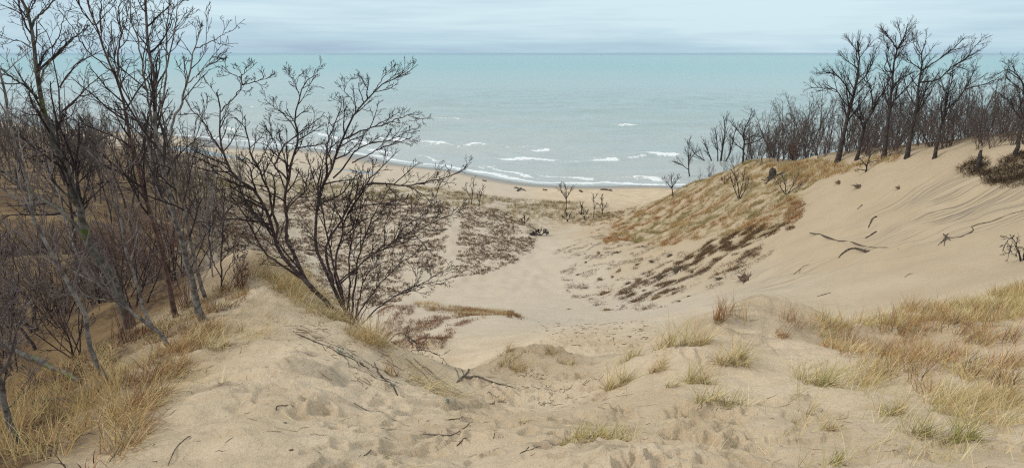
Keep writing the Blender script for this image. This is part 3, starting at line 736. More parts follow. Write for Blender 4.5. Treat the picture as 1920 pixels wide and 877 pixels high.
crest(1340, 322, [([(1340,322),(1350,308),(1354,281),(1359,247),(1357,213)],9,2),([(1340,320),(1334,300),(1327,281),(1318,258)],6,1.5),([(1338,321),(1320,300),(1302,286),(1295,270)],6,1.5),([(1345,318),(1366,292),(1375,258),(1379,238)],6,1.5),([(1336,322),(1315,312),(1300,305),(1284,302)],5,1.5),([(1346,312),(1345,270),(1340,235)],5,1.5)],
 27, 'fan-shaped clump of dark bare stems on the grassy dune shoulder', dict(TALL, m=(10, 6, 3)), lo=80)
crest(1393, 306, [([(1393,306),(1395,270),(1395,244),(1400,230),(1409,210)],8,2),([(1395,262),(1412,252),(1430,244)],4,1.5),([(1395,255),(1380,238),(1372,220)],4,1.5),([(1394,280),(1376,265),(1370,250)],4,1.5),([(1395,270),(1420,262),(1440,246)],4,1.5)],
 28, 'round-crowned bare tree beside the fan-shaped clump on the dune shoulder', dict(TALL, m=(9, 6, 3)), lo=80)
crest(1294, 342, [([(1294,342),(1291,310),(1291,292),(1293,256)],5,1.5),([(1292,318),(1275,305),(1262,300)],3,1.5),([(1291,300),(1302,285),(1308,270)],3,1.5)], 29, 'small slender bare tree low on the grassy dune shoulder', dict(TALL, m=(10, 5, 3)), lo=80)
crest(1262, 369, [([(1262,369),(1260,350),(1259,324)],4,1.5),([(1261,355),(1250,340),(1245,330)],2.5,1.5),([(1260,350),(1270,336),(1274,326)],2.5,1.5)], 30, 'lowest little bare tree where the grassy dune meets the beach', dict(TALL, m=(9, 4, 3)), lo=80)
crest(1386, 374, [([(1386,374),(1384,350),(1378,325),(1376,308)],4,1.5),([(1386,372),(1392,345),(1396,318)],3,1.5),([(1384,372),(1374,345),(1368,325)],3,1.5),([(1387,372),(1400,350),(1404,330)],3,1.5)], 31, 'dark upright bare bush in the middle of the grassy dune face', dict(TALL, m=(9, 4, 3)), name='bare_bush', cat='bush', lo=60)
crest(1474, 366, [([(1474,366),(1472,345),(1466,325)],4,1.5),([(1476,364),(1488,345),(1498,325)],3,1.5),([(1472,364),(1460,345),(1452,332)],3,1.5),([(1478,362),(1492,352),(1506,342)],3,1.5)], 32, 'open grey bare bush at the top edge of the bare sand face', dict(TALL, m=(9, 4, 3)), name='bare_bush', cat='bush', twig='twig_grey', lo=50)
M['twig_red'] = bark_material('twig_red', (.10, .05, .042), (.18, .095, .08), 4)
crest(1359, 346, [([(1359,346),(1358,330)],3,1.5),([(1359,345),(1352,332)],2,1.5),([(1360,345),(1367,333)],2,1.5)], 33, 'small dark red bare bush on the grassy dune face', dict(TALL, m=(10, 5, 3)), name='red_bush', cat='bush', twig='twig_red', bark='twig_red', lo=60)

# ---- saplings and snags behind the beach
def beach_plant(px, py, stems, seed, label, name='beach_sapling', cat='sapling', twig='twig_grey', spec=None, rm=.022):
    plant(name, foot(px, py, 70), stems, spec or dict(TALL, m=(8, 4, 3)), M['bark_dark'], M[twig], rm, seed, label, cat, jig=.03)
beach_plant(1062, 393, [([(1062,393),(1062,370),(1060,345)],3,1.5),([(1062,375),(1053,358),(1050,345)],2.5,1.2),([(1062,372),(1070,358),(1074,348)],2.5,1.2)], 41, 'pale upright sapling standing against the beach right of the path')
beach_plant(884, 384, [([(884,384),(886,360),(889,333)],3,1.5),([(884,375),(876,358),(872,345)],2.5,1.2)], 42, 'taller sapling of the pair at the head of the sand path')
beach_plant(898, 388, [([(898,388),(901,368),(907,348)],3,1.5),([(898,378),(893,362)],2.5,1.2)], 43, 'shorter leaning sapling of the pair at the head of the path')
beach_plant(1091, 402, [([(1091,402),(1090,388),(1087,378)],4,2),([(1090,388),(1094,378)],3,1.5)], 44, 'broken forked snag among the bushes behind the beach', 'dead_snag', 'snag', spec=dict(TALL, m=(3, 2, 2)))
beach_plant(1113, 408, [([(1113,408),(1114,385),(1112,364)],3,1.5),([(1113,372),(1120,366)],2,1.2)], 45, 'thin dead snag with one crooked arm behind the beach', 'dead_snag', 'snag', spec=dict(TALL, m=(5, 2, 2)))
beach_plant(1130, 404, [([(1130,404),(1129,385),(1128,366)],3,1.5),([(1130,395),(1138,380)],2.5,1.2),([(1129,395),(1122,382)],2.5,1.2)], 46, 'dense grey bush nearest the foot of the grassy dune')
beach_plant(1096, 412, [([(1096,412),(1094,396),(1092,386)],3,1.5),([(1096,408),(1102,394)],2.5,1.2),([(1095,408),(1086,396)],2.5,1.2)], 47, 'low dark bush between the two snags behind the beach', 'bare_bush', 'bush', 'twig_dark')
beach_plant(1064, 416, [([(1064,416),(1062,402),(1060,392)],3,1.5),([(1064,414),(1070,402)],2.5,1.2),([(1064,414),(1055,404)],2.5,1.2)], 48, 'low dark bush below the pale upright sapling', 'bare_bush', 'bush', 'twig_dark')
beach_plant(984, 420, [([(984,420),(983,408),(982,402)],3,1.5),([(984,418),(992,408)],2,1.2),([(984,418),(976,410)],2,1.2)], 49, 'small lone bush in the middle of the dry plain', 'bare_bush', 'bush', 'twig_dark')
beach_plant(1014, 442, [([(1014,442),(1012,436),(1008,433)],4,2),([(1014,441),(1022,435),(1026,436)],4,2),([(1014,441),(1002,438),(996,440)],4,2)], 50, 'black tangled low bush where the bowl floor meets the plain', 'tangled_bush', 'bush', 'twig_dark', dict(TALL, m=(16, 6, 3), up=(-.02, 0, 0), ratio=((.5, .9), (.5, .8), (.4, .7))))
for k, (px, py, lab) in enumerate([(742, 392, 'faint grey bush left of the sand path, nearest it'), (700, 388, 'faint grey bush behind the sumac, mid plain'), (772, 400, 'low grey bush beside the bend of the sand path')]):
    beach_plant(px, py, [([(px, py), (px - 1, py - 20), (px, py - 36)], 3, 1.5), ([(px, py - 4), (px + 9, py - 18), (px + 14, py - 28)], 2.5, 1.2), ([(px, py - 4), (px - 10, py - 18), (px - 15, py - 26)], 2.5, 1.2)], 52 + k, lab, 'bare_bush', 'bush')

# ---- woods: six grown trees, copied
WOOD = dict(m=(12, 5, 3), ang=(16, 46), ratio=((.3, .5), (.35, .6), (.35, .65)), gnarl=(.09, .13, .16), up=(.06, .06, .05))
protos = [proto('wood_tree', 9.0, (1, 1, 2, 1, 2, 3)[k], 60 + k, dict(WOOD, m=((14, 6, 4), (14, 6, 4), (9, 5, 4), (14, 6, 4), (9, 5, 4), (7, 5, 4))[k]), .0115, M['bark_far'], M['twig_far'], .12, .0085, .18) for k in range(6)]
brush = [proto('brush', 2.4, (6, 8, 7)[k], 70 + k, dict(WOOD, m=(6, 4, 2), ang=(20, 60)), .0065, M['bark_sumac'], (M['twig_grey'], M['twig_brown'], M['twig_red'])[k], .38, .008, .15) for k in range(3)]
FORM = ('slim single-stemmed', 'straight single-stemmed', 'twin-stemmed', 'leaning single-stemmed', 'forked twin-stemmed', 'three-stemmed')
def scatter_wood(n, area, smin, smax, where, group, seed, gap, tops=None):
    """where(x, y) says in words what part of the wood a tree stands in"""
    rng = random.Random(seed); pts = []
    xs, ys = [a_[0] for a_ in area], [a_[1] for a_ in area]; tries = 0
    while len(pts) < n and tries < 20000:
        tries += 1
        x, y = rng.uniform(min(xs), max(xs)), rng.uniform(min(ys), max(ys))
        if not bool(in_poly(np.array(x), np.array(y), area)): continue
        if any((x - a_) ** 2 + (y - b_) ** 2 < gap * gap for a_, b_ in pts): continue
        pts.append((x, y)); k = rng.randrange(6); w_ = where(x, y)
        s_ = rng.uniform(smin, smax)
        if tops:   # the wood's wind-clipped canopy line
            tz = EYE + y * ray(960, float(np.interp(960 + FPX * x / (y * .99), *tops)))[2] / ray(960, 200)[1]
            s_ = min(1.7, max(.3, (tz - float(ground(x, y))) / 9.0 * rng.uniform(.95, 1.45)))
        place('wood_tree', protos[k], x, y, s_, rng.uniform(0, 6.28), FORM[k] + ' bare tree ' + w_, 'tree', group + ', ' + w_.split(',')[0])
def right_where(x, y):
    q = 960 + FPX * x / (y * .99)
    return 'in the wood right of the tall crest trees' if q > 1790 else 'in the wood behind the tall crest trees' if q > 1560 else 'in the wood between grassy dune and tall crest trees'
def left_where(x, y):
    return 'in the front of the dark left wood' if y < 85 else 'deep in the dark left wood by the lake'
scatter_wood(160, [(38.5, 84), (41, 70), (42.5, 56), (45, 44), (60, 48), (74, 66), (80, 95), (58, 122), (40, 118), (38.5, 100)], .7, 1.15, right_where, 'trees of the wood behind the crest', 1, 1.6, ([1420, 1500, 1560, 1800, 1920], [235, 208, 188, 176, 165]))
scatter_wood(20, [(33.5, 113), (37, 100), (39, 84), (42, 84), (42, 104), (38, 122), (35, 122)], .35, .6, lambda x, y: 'low on the lakeward rim of the grassy dune', 'low trees on the dune rim', 2, 1.6)
scatter_wood(85, [(-36, 88), (-44, 116), (-62, 140), (-98, 168), (-128, 160), (-110, 118), (-84, 80), (-64, 60), (-46, 48), (-36, 66)], .95, 1.55, left_where, 'trees of the left wood', 3, 2.2, ([0, 120, 250, 350, 430], [188, 198, 222, 258, 292]))
scatter_wood(15, [(-14, 26), (-25, 46), (-36, 70), (-52, 62), (-40, 36), (-27, 22)], .4, .65, lambda x, y: 'in the hollow behind the left thicket', 'trees in the left hollow', 4, 2.2)
rb = random.Random(8); spots = []
for _ in range(4000):
    if len(spots) >= 74: break
    x, y = rb.uniform(-30, -6.4), rb.uniform(5.2, 34)
    if x > -5.9 - .16 * (y - 4) - max(0, y - 14) * .35 or x / y < -.98: continue
    if any((x - a_) ** 2 + (y - b_) ** 2 < .9 ** 2 for a_, b_ in spots): continue
    spots.append((x, y)); k = rb.choice((0, 0, 1, 1, 1, 2))
    s = rb.uniform(.5, .95) * (.6 if y < 9 else 1 if y < 14 else 1.3)
    zone_ = 'at the front of the left thicket by the tan grass' if y < 10 else 'in the left thicket behind the leaning trunks' if y < 17 else 'far back in the left thicket near the hollow'
    place('thicket_bush', brush[k], x, y, s, rb.uniform(0, 6.28), ('grey tangled bare bush ', 'brown tangled bare bush ', 'red-stemmed bare bush ')[k] + zone_, 'bush', ('grey', 'brown', 'red-stemmed')[k] + ' bushes ' + zone_)
for k in range(44):
    px = 1410 + k * 11.6; x, y, z = foot(px, float(np.interp(px, [1410, 1570, 1640, 1750, 1920], [306, 307, 303, 296, 294])), 40)
    place('crest_bush', brush[k % 2], x + rb.uniform(1.2, 4), y + rb.uniform(1, 4), rb.uniform(.9, 1.7), rb.uniform(0, 6), ('low grey bush ', 'low brown bush ')[k % 2] + 'at the wood edge ' + right_where(x, y).replace('in the wood ', ''), 'bush', ('grey', 'brown')[k % 2] + ' bushes along the crest, ' + right_where(x, y).replace('in the wood ', ''))
rust = proto('rusty_bush', 2.2, 6, 90, dict(WOOD, m=(7, 4, 3), ang=(20, 60)), .012, M['bark_dark'], M['bark_dark'], .35, .008, .15)
M['leaf_rust'] = bark_material('leaf_rust', (.20, .09, .045), (.30, .15, .08), 3)
x, y, z = foot(1478, 304, 60)
ob = place('rusty_bush', rust, x + 2, y + 3, 1.25, 0, 'bush with rusty orange leaves at the wood edge above the grassy dune', 'bush', None)
rng = np.random.default_rng(4)
v_, f_ = [], []
cv = np.zeros(len(rust[1].vertices) * 3, np.float32); rust[1].vertices.foreach_get('co', cv); cv = cv.reshape(-1, 3)
for k in rng.integers(0, len(cv), 520):
    d1, d2 = rng.normal(size=3) * .03, rng.normal(size=3) * .03
    o_ = len(v_); v_ += [cv[k] - d1 - d2, cv[k] + d1 - d2, cv[k] + d1 + d2, cv[k] - d1 + d2]; f_.append((o_, o_ + 1, o_ + 2, o_ + 3))
tag(link('leaves', mesh_np('rust_leaves', np.array(v_), [np.array(f_)]), M['leaf_rust'], ob), kind='stuff')

# ------------------------------------------------------------------ grass
def blades(rng, pos, h, nb, rad, width, cols, lean=(0.0, 0.0), splay=.55, droop=.5, segs=3, jitter=.18, hvar=.35):
    """pos (N,3) tuft feet; h, rad, width scalars or (N,); nb blades each; returns verts, quads, colours"""
    N = len(pos); B = N * nb
    t_ = np.repeat(np.arange(N), nb)
    h = np.broadcast_to(np.asarray(h, float), (N,))[t_] * rng.uniform(1 - hvar, 1 + hvar * .6, B)
    rad = np.broadcast_to(np.asarray(rad, float), (N,))[t_]; wd = np.broadcast_to(np.asarray(width, float), (N,))[t_]
    az = rng.uniform(0, 2 * math.pi, B); rr_ = np.sqrt(rng.uniform(0, 1, B)) * rad
    foot_ = pos[t_] + np.stack([np.cos(az) * rr_, np.sin(az) * rr_, np.zeros(B)], -1)
    foot_[:, 2] = ground(foot_[:, 0], foot_[:, 1]) - .01
    az2 = az + rng.normal(size=B) * .9
    out = np.stack([np.cos(az2), np.sin(az2)], -1) * (np.abs(rng.normal(size=B)) * splay)[:, None] + np.array(lean) + (rng.normal(size=(N, 2)) * .22)[t_]
    on = np.linalg.norm(out, axis=1) + 1e-6; od = out / on[:, None]
    th = np.arctan(on); bend = rng.uniform(.15, 1, B) * droop * 1.5 * np.where(rng.uniform(0, 1, B) < .22, 2.2, 1.0)
    P_ = np.zeros((B, segs + 1, 3)); w_ = np.zeros((B, segs + 1)); P_[:, 0] = foot_; w_[:, 0] = wd
    for k in range(1, segs + 1):
        s = k / segs; a_ = th + bend * (s - .5 / segs) ** 1.3
        P_[:, k, :2] = P_[:, k - 1, :2] + od * (np.sin(a_) * h / segs)[:, None]; P_[:, k, 2] = P_[:, k - 1, 2] + np.cos(a_) * h / segs
        w_[:, k] = wd * (1 - .85 * s ** 1.5)
    gz = ground(P_[:, :, 0], P_[:, :, 1]); P_[:, :, 2] = np.maximum(P_[:, :, 2], gz + .004)
    sa = az2 + rng.uniform(-1.2, 1.2, B) + math.pi / 2
    sd_ = np.stack([np.cos(sa), np.sin(sa), np.zeros(B)], -1)[:, None] * w_[..., None] * .5
    V_ = np.stack([P_ - sd_, P_ + sd_], 2).reshape(-1, 3)
    i = np.arange(B * (segs + 1) * 2).reshape(B, segs + 1, 2)
    F_ = np.stack([i[:, :-1, 0], i[:, :-1, 1], i[:, 1:, 1], i[:, 1:, 0]], -1).reshape(-1, 4)
    c = np.asarray(cols, float)
    c = (c if c.ndim == 2 else np.broadcast_to(c, (N, 3)))[t_] * rng.uniform(1 - jitter * 2.6, 1 + jitter, (B, 1)) * rng.uniform(1 - jitter * .5, 1 + jitter * .5, (B, 3))
    C_ = np.repeat(c, (segs + 1) * 2, axis=0)
    return V_, F_, np.clip(C_, .005, .9)
STRAW, TAN, RUST, GREEN, BROWN, DARK, OLIVE, PALE = (.70, .56, .29), (.58, .42, .20), (.44, .24, .11), (.38, .36, .12), (.20, .125, .072), (.085, .056, .038), (.52, .43, .18), (.80, .68, .43)
def palette(rng, n, cols, wts):
    k = rng.choice(len(cols), n, p=np.array(wts) / sum(wts)); return np.array(cols)[k]
def sample(rng, poly, n, lo=0.0, world=False, keep=None):
    pw = poly if world else W(poly, lo)
    a_ = np.array(pw); out = np.zeros((0, 2))
    for _ in range(60):
        q = rng.uniform(a_.min(0), a_.max(0), (n * 4, 2))
        q = q[in_poly(q[:, 0], q[:, 1], pw)]
        if keep is not None: q = q[keep(q[:, 0], q[:, 1], rng)]
        out = np.vstack([out, q])
        if len(out) >= n: break
    out = out[:n]
    return np.column_stack([out, ground(out[:, 0], out[:, 1])])
def patchy(sc, lo_, hi_, seed): return lambda x, y, rng: rng.uniform(0, 1, len(x)) < sstep(lo_, hi_, fbm(x, y, sc, 3, seed))
def stuff(name, parts, label, cat, mat_):
    Vs, Fs, Cs, o = [], [], [], 0
    for v, f, c in parts: Vs.append(v); Fs.append(f + o); Cs.append(c); o += len(v)
    return tag(link(name, mesh_np(name, np.vstack(Vs), [np.vstack(Fs)], np.vstack(Cs), smooth=False), mat_), label, cat, kind='stuff')
rng = np.random.default_rng(77)
# right ridge
ridge = [(1440, 606), (1560, 601), (1700, 576), (1930, 536), (1930, 790), (1810, 772), (1720, 735), (1640, 705), (1590, 680), (1530, 640)]
p1 = sample(rng, ridge, 270, -1, keep=patchy(1.0, -.05, .4, 90))
p1b = sample(rng, ridge, 230, -1, keep=patchy(1.0, -.1, .35, 91))
p1c = sample(rng, [(1440, 606), (1560, 601), (1700, 576), (1930, 536), (1930, 590), (1700, 610), (1560, 625)], 260, -1, keep=patchy(1.2, -.5, .2, 92))
stuff('ridge_grass', [blades(rng, p1, .32, 15, .13, .009, palette(rng, 270, [TAN, RUST, STRAW, PALE, BROWN], [3, 1.5, 4, 1.5, 1]), (.25, .0), .75, .7),
 blades(rng, p1b, .42, 10, .12, .008, palette(rng, 230, [RUST, TAN, BROWN], [4, 3, 1]), (.2, 0), .4, .4),
 blades(rng, p1c, .28, 14, .16, .009, palette(rng, 260, [STRAW, OLIVE, PALE], [3, 2, 1]), (.25, 0), .4, .4)], 'tan and rusty dry grass covering the near right ridge', 'grass', M['grass'])
fr = [(1480, 690), (1600, 690), (1700, 740), (1930, 790), (1930, 877), (1500, 877)]
p2 = sample(rng, fr, 150, -1); p3 = sample(rng, [(1150, 660), (1420, 640), (1560, 760), (1500, 877), (1100, 877)], 110, -1)
p2b = sample(rng, [(1560, 700), (1680, 745), (1800, 790), (1930, 800), (1930, 750), (1750, 700)], 130, keep=patchy(1.0, -.3, .3, 191))
stuff('sparse_grass', [blades(rng, p2, .30, 5, .06, .005, palette(rng, 150, [STRAW, GREEN, PALE, OLIVE], [3, 1, 2, 1]), (.2, 0), .55, .7), blades(rng, p3, .26, 4, .05, .0045, palette(rng, 110, [STRAW, PALE, GREEN], [3, 2, 1]), (.2, 0), .7, .8),
 blades(rng, p2b, .40, 11, .12, .0055, palette(rng, 130, [STRAW, OLIVE, TAN, PALE], [4, 1, 1, 3]), (.35, 0), .6, .7)], 'sparse single straw stems on the right foreground sand', 'grass', M['grass'])
# left flank
lf_ = [(-20, 877), (165, 890), (205, 800), (262, 722), (330, 655), (392, 606), (470, 545), (484, 498), (440, 500), (390, 540), (320, 585), (230, 640), (120, 690), (-20, 740)]
p4 = sample(rng, lf_, 380, -1, keep=patchy(.7, -.15, .35, 93)); p4d = sample(rng, lf_, 380, -1, keep=patchy(.9, -.3, .3, 393))  # second set: dark brown dead tufts that also paint shadow gaps in the grass
p5 = sample(rng, [(-20, 877), (130, 877), (240, 720), (200, 690), (80, 720), (-20, 760)], 110, keep=patchy(.8, -.3, .3, 193))
p6 = sample(rng, [(160, 885), (215, 790), (270, 720), (335, 655), (400, 610), (420, 640), (340, 700), (280, 770), (225, 885)], 300, -1, keep=patchy(.8, -.2, .3, 94))
stuff('flank_grass', [blades(rng, p4, .29, 10, .11, .0075, palette(rng, 380, [TAN, STRAW, RUST, BROWN], [5, 4, 2, 2]), (.05, -.05), .8, .8), blades(rng, p4d, .2, 10, .2, .011, palette(rng, 380, [BROWN, DARK, (.3, .18, .09), RUST], [4, 3, 3, 1]), (.1, 0), 1.1, .9),
 blades(rng, p5, .46, 8, .14, .0075, palette(rng, 110, [TAN, (.56, .37, .16), STRAW], [4, 4, 2]), (.08, 0), .22, .3),
 blades(rng, p6, .34, 10, .16, .007, palette(rng, 300, [RUST, BROWN, TAN, STRAW], [3, 2, 2, 2]), (.25, .1), .9, .9)], 'tan and orange grass on the flank left of the bare sand', 'grass', M['grass'])
# thatch on the spur crest, combed downhill
p7 = sample(rng, [(478, 497), (520, 488), (575, 528), (640, 580), (720, 650), (690, 650), (620, 605), (560, 575), (510, 540), (470, 520)], 230, -1, keep=patchy(.7, -.2, .35, 95))
p7b = sample(rng, [(330, 650), (420, 600), (480, 560), (560, 600), (480, 640), (400, 690), (300, 800), (240, 850), (260, 740)], 200, -1)
p7c = sample(rng, [(690, 640), (760, 670), (870, 745), (840, 750), (740, 690)], 60, -1)
stuff('spur_thatch', [blades(rng, p7, .46, 15, .15, .008, palette(rng, 230, [STRAW, PALE, TAN, (.40, .29, .14)], [4, 2, 3, 3]), (.35, -.2), .8, .95),
 blades(rng, p7b, .34, 4, .1, .005, palette(rng, 200, [STRAW, PALE, TAN], [3, 2, 2]), (.5, .25), .7, 1.0),
 blades(rng, p7c, .5, 8, .15, .006, palette(rng, 60, [PALE, STRAW, (.3, .26, .2)], [3, 2, 2]), (.7, -.5), .4, 1.0)], 'drooping straw thatch along the crest of the sand spur', 'grass', M['grass'])
# grassy dune face on the right, grass behind the beach
face = [(1128, 457), (1150, 420), (1200, 393), (1250, 370), (1320, 337), (1380, 312), (1440, 301), (1575, 302), (1545, 330), (1500, 372), (1480, 420), (1420, 443), (1340, 440), (1270, 462), (1190, 455)]
pf = sample(rng, face, 4300, 55, keep=patchy(2.0, -.2, .45, 96))
hue = fbm(pf[:, 0], pf[:, 1], 9, 3, 97) - .035 * (pf[:, 0] - 31)
cf = np.where((hue > .2)[:, None], np.array((.47, .28, .125)), np.where((hue > -.15)[:, None], np.array(TAN) * .85, np.array((.50, .41, .23)))) * rng.uniform(.75, 1.15, (4300, 1))
olive = noise(pf[:, 0] / 6, pf[:, 1] / 6, 98) > .22
cf[olive] = np.array((.36, .30, .14)) * rng.uniform(.8, 1.2, (olive.sum(), 1))
stuff('dune_face_grass', [blades(rng, pf, .5, 9, .24, .034, cf * 1.15, (-.2, -.1), .65, .6, 2)], 'dry grass in rust, straw and olive on the dune face below the right wood', 'grass', M['grass'])
pc = sample(rng, [(1440, 306), (1575, 306), (1660, 298), (1700, 294), (1690, 303), (1600, 322), (1500, 345)], 420, 55)
pb = sample(rng, [(300, 322), (420, 332), (560, 338), (700, 344), (830, 354), (960, 374), (1080, 380), (1235, 386), (1150, 408), (1060, 412), (1000, 430), (900, 392), (830, 386), (700, 376), (560, 366), (420, 376), (300, 356)], 3600, 90, keep=patchy(7, -.35, .25, 99))
stuff('crest_grass', [blades(rng, pc, .55, 12, .25, .03, palette(rng, 420, [TAN, RUST, STRAW], [4, 3, 2]), (-.1, 0), .4, .4, 2)], 'tan grass fringe along the sandy crest under the tall trees', 'grass', M['grass'])
stuff('back_beach_grass', [blades(rng, pb, .6, 8, .4, .05, palette(rng, 3600, [(.30, .25, .12), (.24, .21, .10), (.20, .15, .09), TAN], [4, 3, 3, 2]), (.1, 0), .5, .5, 1)], 'olive and tan grass belt between plain and beach', 'grass', M['grass'])
# dwarf dead plants on the plain, kept off the sand path
PATH = W([(862, 372), (850, 398), (853, 425), (846, 455), (846, 490), (834, 530)], 60); PATH2 = W([(846, 432), (815, 446), (780, 452)], 60)
def off_path(x, y, rng_): return (seg_dist(x, y, PATH) > .9 + .4 * noise(x / 2, y / 2, 3)) & (seg_dist(x, y, PATH2) > .6) & (rng_.uniform(0, 1, len(x)) < sstep(-.75, .1, fbm(x, y, 4, 3, 100)))
plain = [(330, 420), (360, 372), (560, 366), (760, 374), (850, 386), (930, 392), (1010, 432), (1000, 465), (960, 495), (910, 515), (848, 522), (775, 505), (762, 490), (748, 508), (772, 545), (735, 572), (640, 575), (520, 560), (420, 500)]
pp = sample(rng, plain, 15000, 60, keep=off_path)
stuff('dead_plants', [blades(rng, pp, rng.uniform(.1, .36, 15000), 8, rng.uniform(.12, .46, 15000), rng.uniform(.05, .15, 15000), palette(rng, 15000, [(.225, .145, .10), (.17, .115, .08), (.30, .205, .14), (.27, .20, .13)], [4, 4, 2, 2]), (.05, -.1), .8, .4, 1)], 'low brown dead plants dotted over the sandy plain', 'plants', M['litter'])
ph_ = sample(rng, [(690, 592), (740, 574), (830, 574), (960, 584), (985, 600), (900, 598), (850, 622), (830, 660), (760, 660), (720, 625)], 1500, 20, keep=patchy(3.0, -.4, .2, 101))
hl = sample(rng, [(720, 578), (840, 577), (940, 584), (985, 600), (900, 592), (800, 584)], 320, 20)
stuff('hump_plants', [blades(rng, ph_, .26, 10, .22, .022, palette(rng, 1500, [(.30, .13, .07), BROWN, (.2, .10, .06), TAN], [4, 3, 3, 1]), (0, 0), .6, .5, 2),
 blades(rng, hl, .4, 10, .25, .02, palette(rng, 320, [TAN, (.42, .25, .1), STRAW], [3, 3, 2]), (.1, 0), .4, .3, 2)], 'red-brown low plants and orange grass on the hump before the bowl', 'plants', M['grass'])
# slumped turf banks and crumbs on the lower bowl face
tb = W([(1262, 492), (1330, 455), (1400, 428), (1470, 420), (1490, 432), (1420, 452), (1340, 478), (1290, 500)], 40)
pt = sample(rng, tb, 1300, world=True, keep=patchy(1.7, -.1, .35, 102))
pt2 = sample(rng, [(1040, 470), (1130, 425), (1260, 470), (1420, 450), (1470, 470), (1360, 530), (1250, 575), (1140, 585), (1060, 545)], 2400, 40, keep=patchy(2.2, .0, .5, 103))
pt3 = sample(rng, [(1480, 375), (1510, 380), (1500, 410), (1478, 425), (1470, 405)], 130, 40)
pt4 = sample(rng, [(1060, 415), (1130, 405), (1200, 385), (1150, 420), (1090, 424)], 260, 60)
pt5 = sample(rng, [(1150, 548), (1240, 503), (1330, 490), (1420, 460), (1445, 474), (1350, 514), (1270, 548), (1190, 575)], 1300, 40, keep=patchy(1.7, .05, .45, 203))
stuff('slumped_turf', [blades(rng, pt5, rng.uniform(.15, .4, 1300), 10, rng.uniform(.1, .4, 1300), .028, palette(rng, 1300, [BROWN, (.13, .088, .06), (.26, .175, .10)], [4, 3, 3]), (-.35, -.15), .8, .9, 2), blades(rng, pt, .34, 12, .3, .028, palette(rng, 1300, [BROWN, (.13, .088, .06), (.27, .18, .09), (.34, .21, .10)], [4, 3, 3, 2]), (-.35, -.15), .7, .9, 2),
 blades(rng, pt2, rng.uniform(.1, .32, 2400), 8, rng.uniform(.08, .4, 2400), .03, palette(rng, 2400, [BROWN, DARK, (.2, .14, .09)], [4, 4, 2]), (-.3, -.15), .8, .9, 1),
 blades(rng, pt3, .4, 14, .25, .03, palette(rng, 130, [RUST, (.34, .16, .06), BROWN], [4, 3, 1]), (-.2, 0), .6, .7, 2),
 blades(rng, pt4, .4, 12, .3, .04, palette(rng, 260, [(.22, .12, .06), BROWN, TAN], [4, 3, 2]), (-.2, 0), .6, .7, 1)], 'slumped brown turf and crumbs strewn over the lower bowl face', 'turf', M['litter'])
# tiny litter on the sand: broken stems and chips
def sticks(rng, pos, ln, rad_, cols):
    N = len(pos); az = rng.uniform(0, 6.28, N); L_ = rng.uniform(.1, 1, N) ** 1.7 * 1.6 * ln
    P_ = np.zeros((N, 4, 3))
    for k in range(4):
        s = k / 3 - .5
        P_[:, k, 0] = pos[:, 0] + np.cos(az) * L_ * s + rng.normal(size=N) * L_ * .09; P_[:, k, 1] = pos[:, 1] + np.sin(az) * L_ * s + rng.normal(size=N) * L_ * .09
        P_[:, k, 2] = ground(P_[:, k, 0], P_[:, k, 1]) + rad_ * .7
    v, f = tubes(P_, np.tile(np.array([.5, 1, .9, .3]) * rad_, (N, 1)), 4)
    return v, f, np.repeat(cols, 16, axis=0)
fg = [(200, 877), (330, 680), (430, 600), (640, 600), (800, 705), (900, 740), (1000, 730), (1150, 740), (1300, 720), (1560, 760), (1900, 877)]
la, lb, lc = sample(rng, fg, 230, -1, keep=patchy(1.2, -.3, .5, 77)), sample(rng, fg, 170, -1), sample(rng, [(860, 700), (1000, 690), (1130, 700), (1120, 750), (980, 760), (880, 745)], 200, keep=patchy(1.0, -.3, .4, 78))
ld = sample(rng, [(540, 610), (620, 600), (720, 660), (860, 742), (880, 770), (760, 760), (640, 690)], 230, -1, keep=patchy(.8, -.3, .4, 79))
stuff('sand_litter', [sticks(rng, ld, .22, .0042, palette(rng, 230, [DARK, BROWN, (.3, .24, .17)], [3, 3, 2])), sticks(rng, la, .13, .0030, palette(rng, 230, [DARK, BROWN, (.3, .22, .13)], [4, 3, 2])), sticks(rng, lb, .32, .0028, palette(rng, 170, [STRAW, PALE, BROWN], [3, 2, 2])),
 sticks(rng, lc, .15, .0045, palette(rng, 200, [DARK, BROWN], [3, 3])), sticks(rng, sample(rng, [(1000, 600), (1230, 600), (1230, 660), (1050, 665)], 150, 15), .3, .02, palette(rng, 150, [(.2, .15, .1), BROWN], [1, 1]))], 'bits of stem, bark and twig strewn over the foreground sand', 'litter', M['litter'])

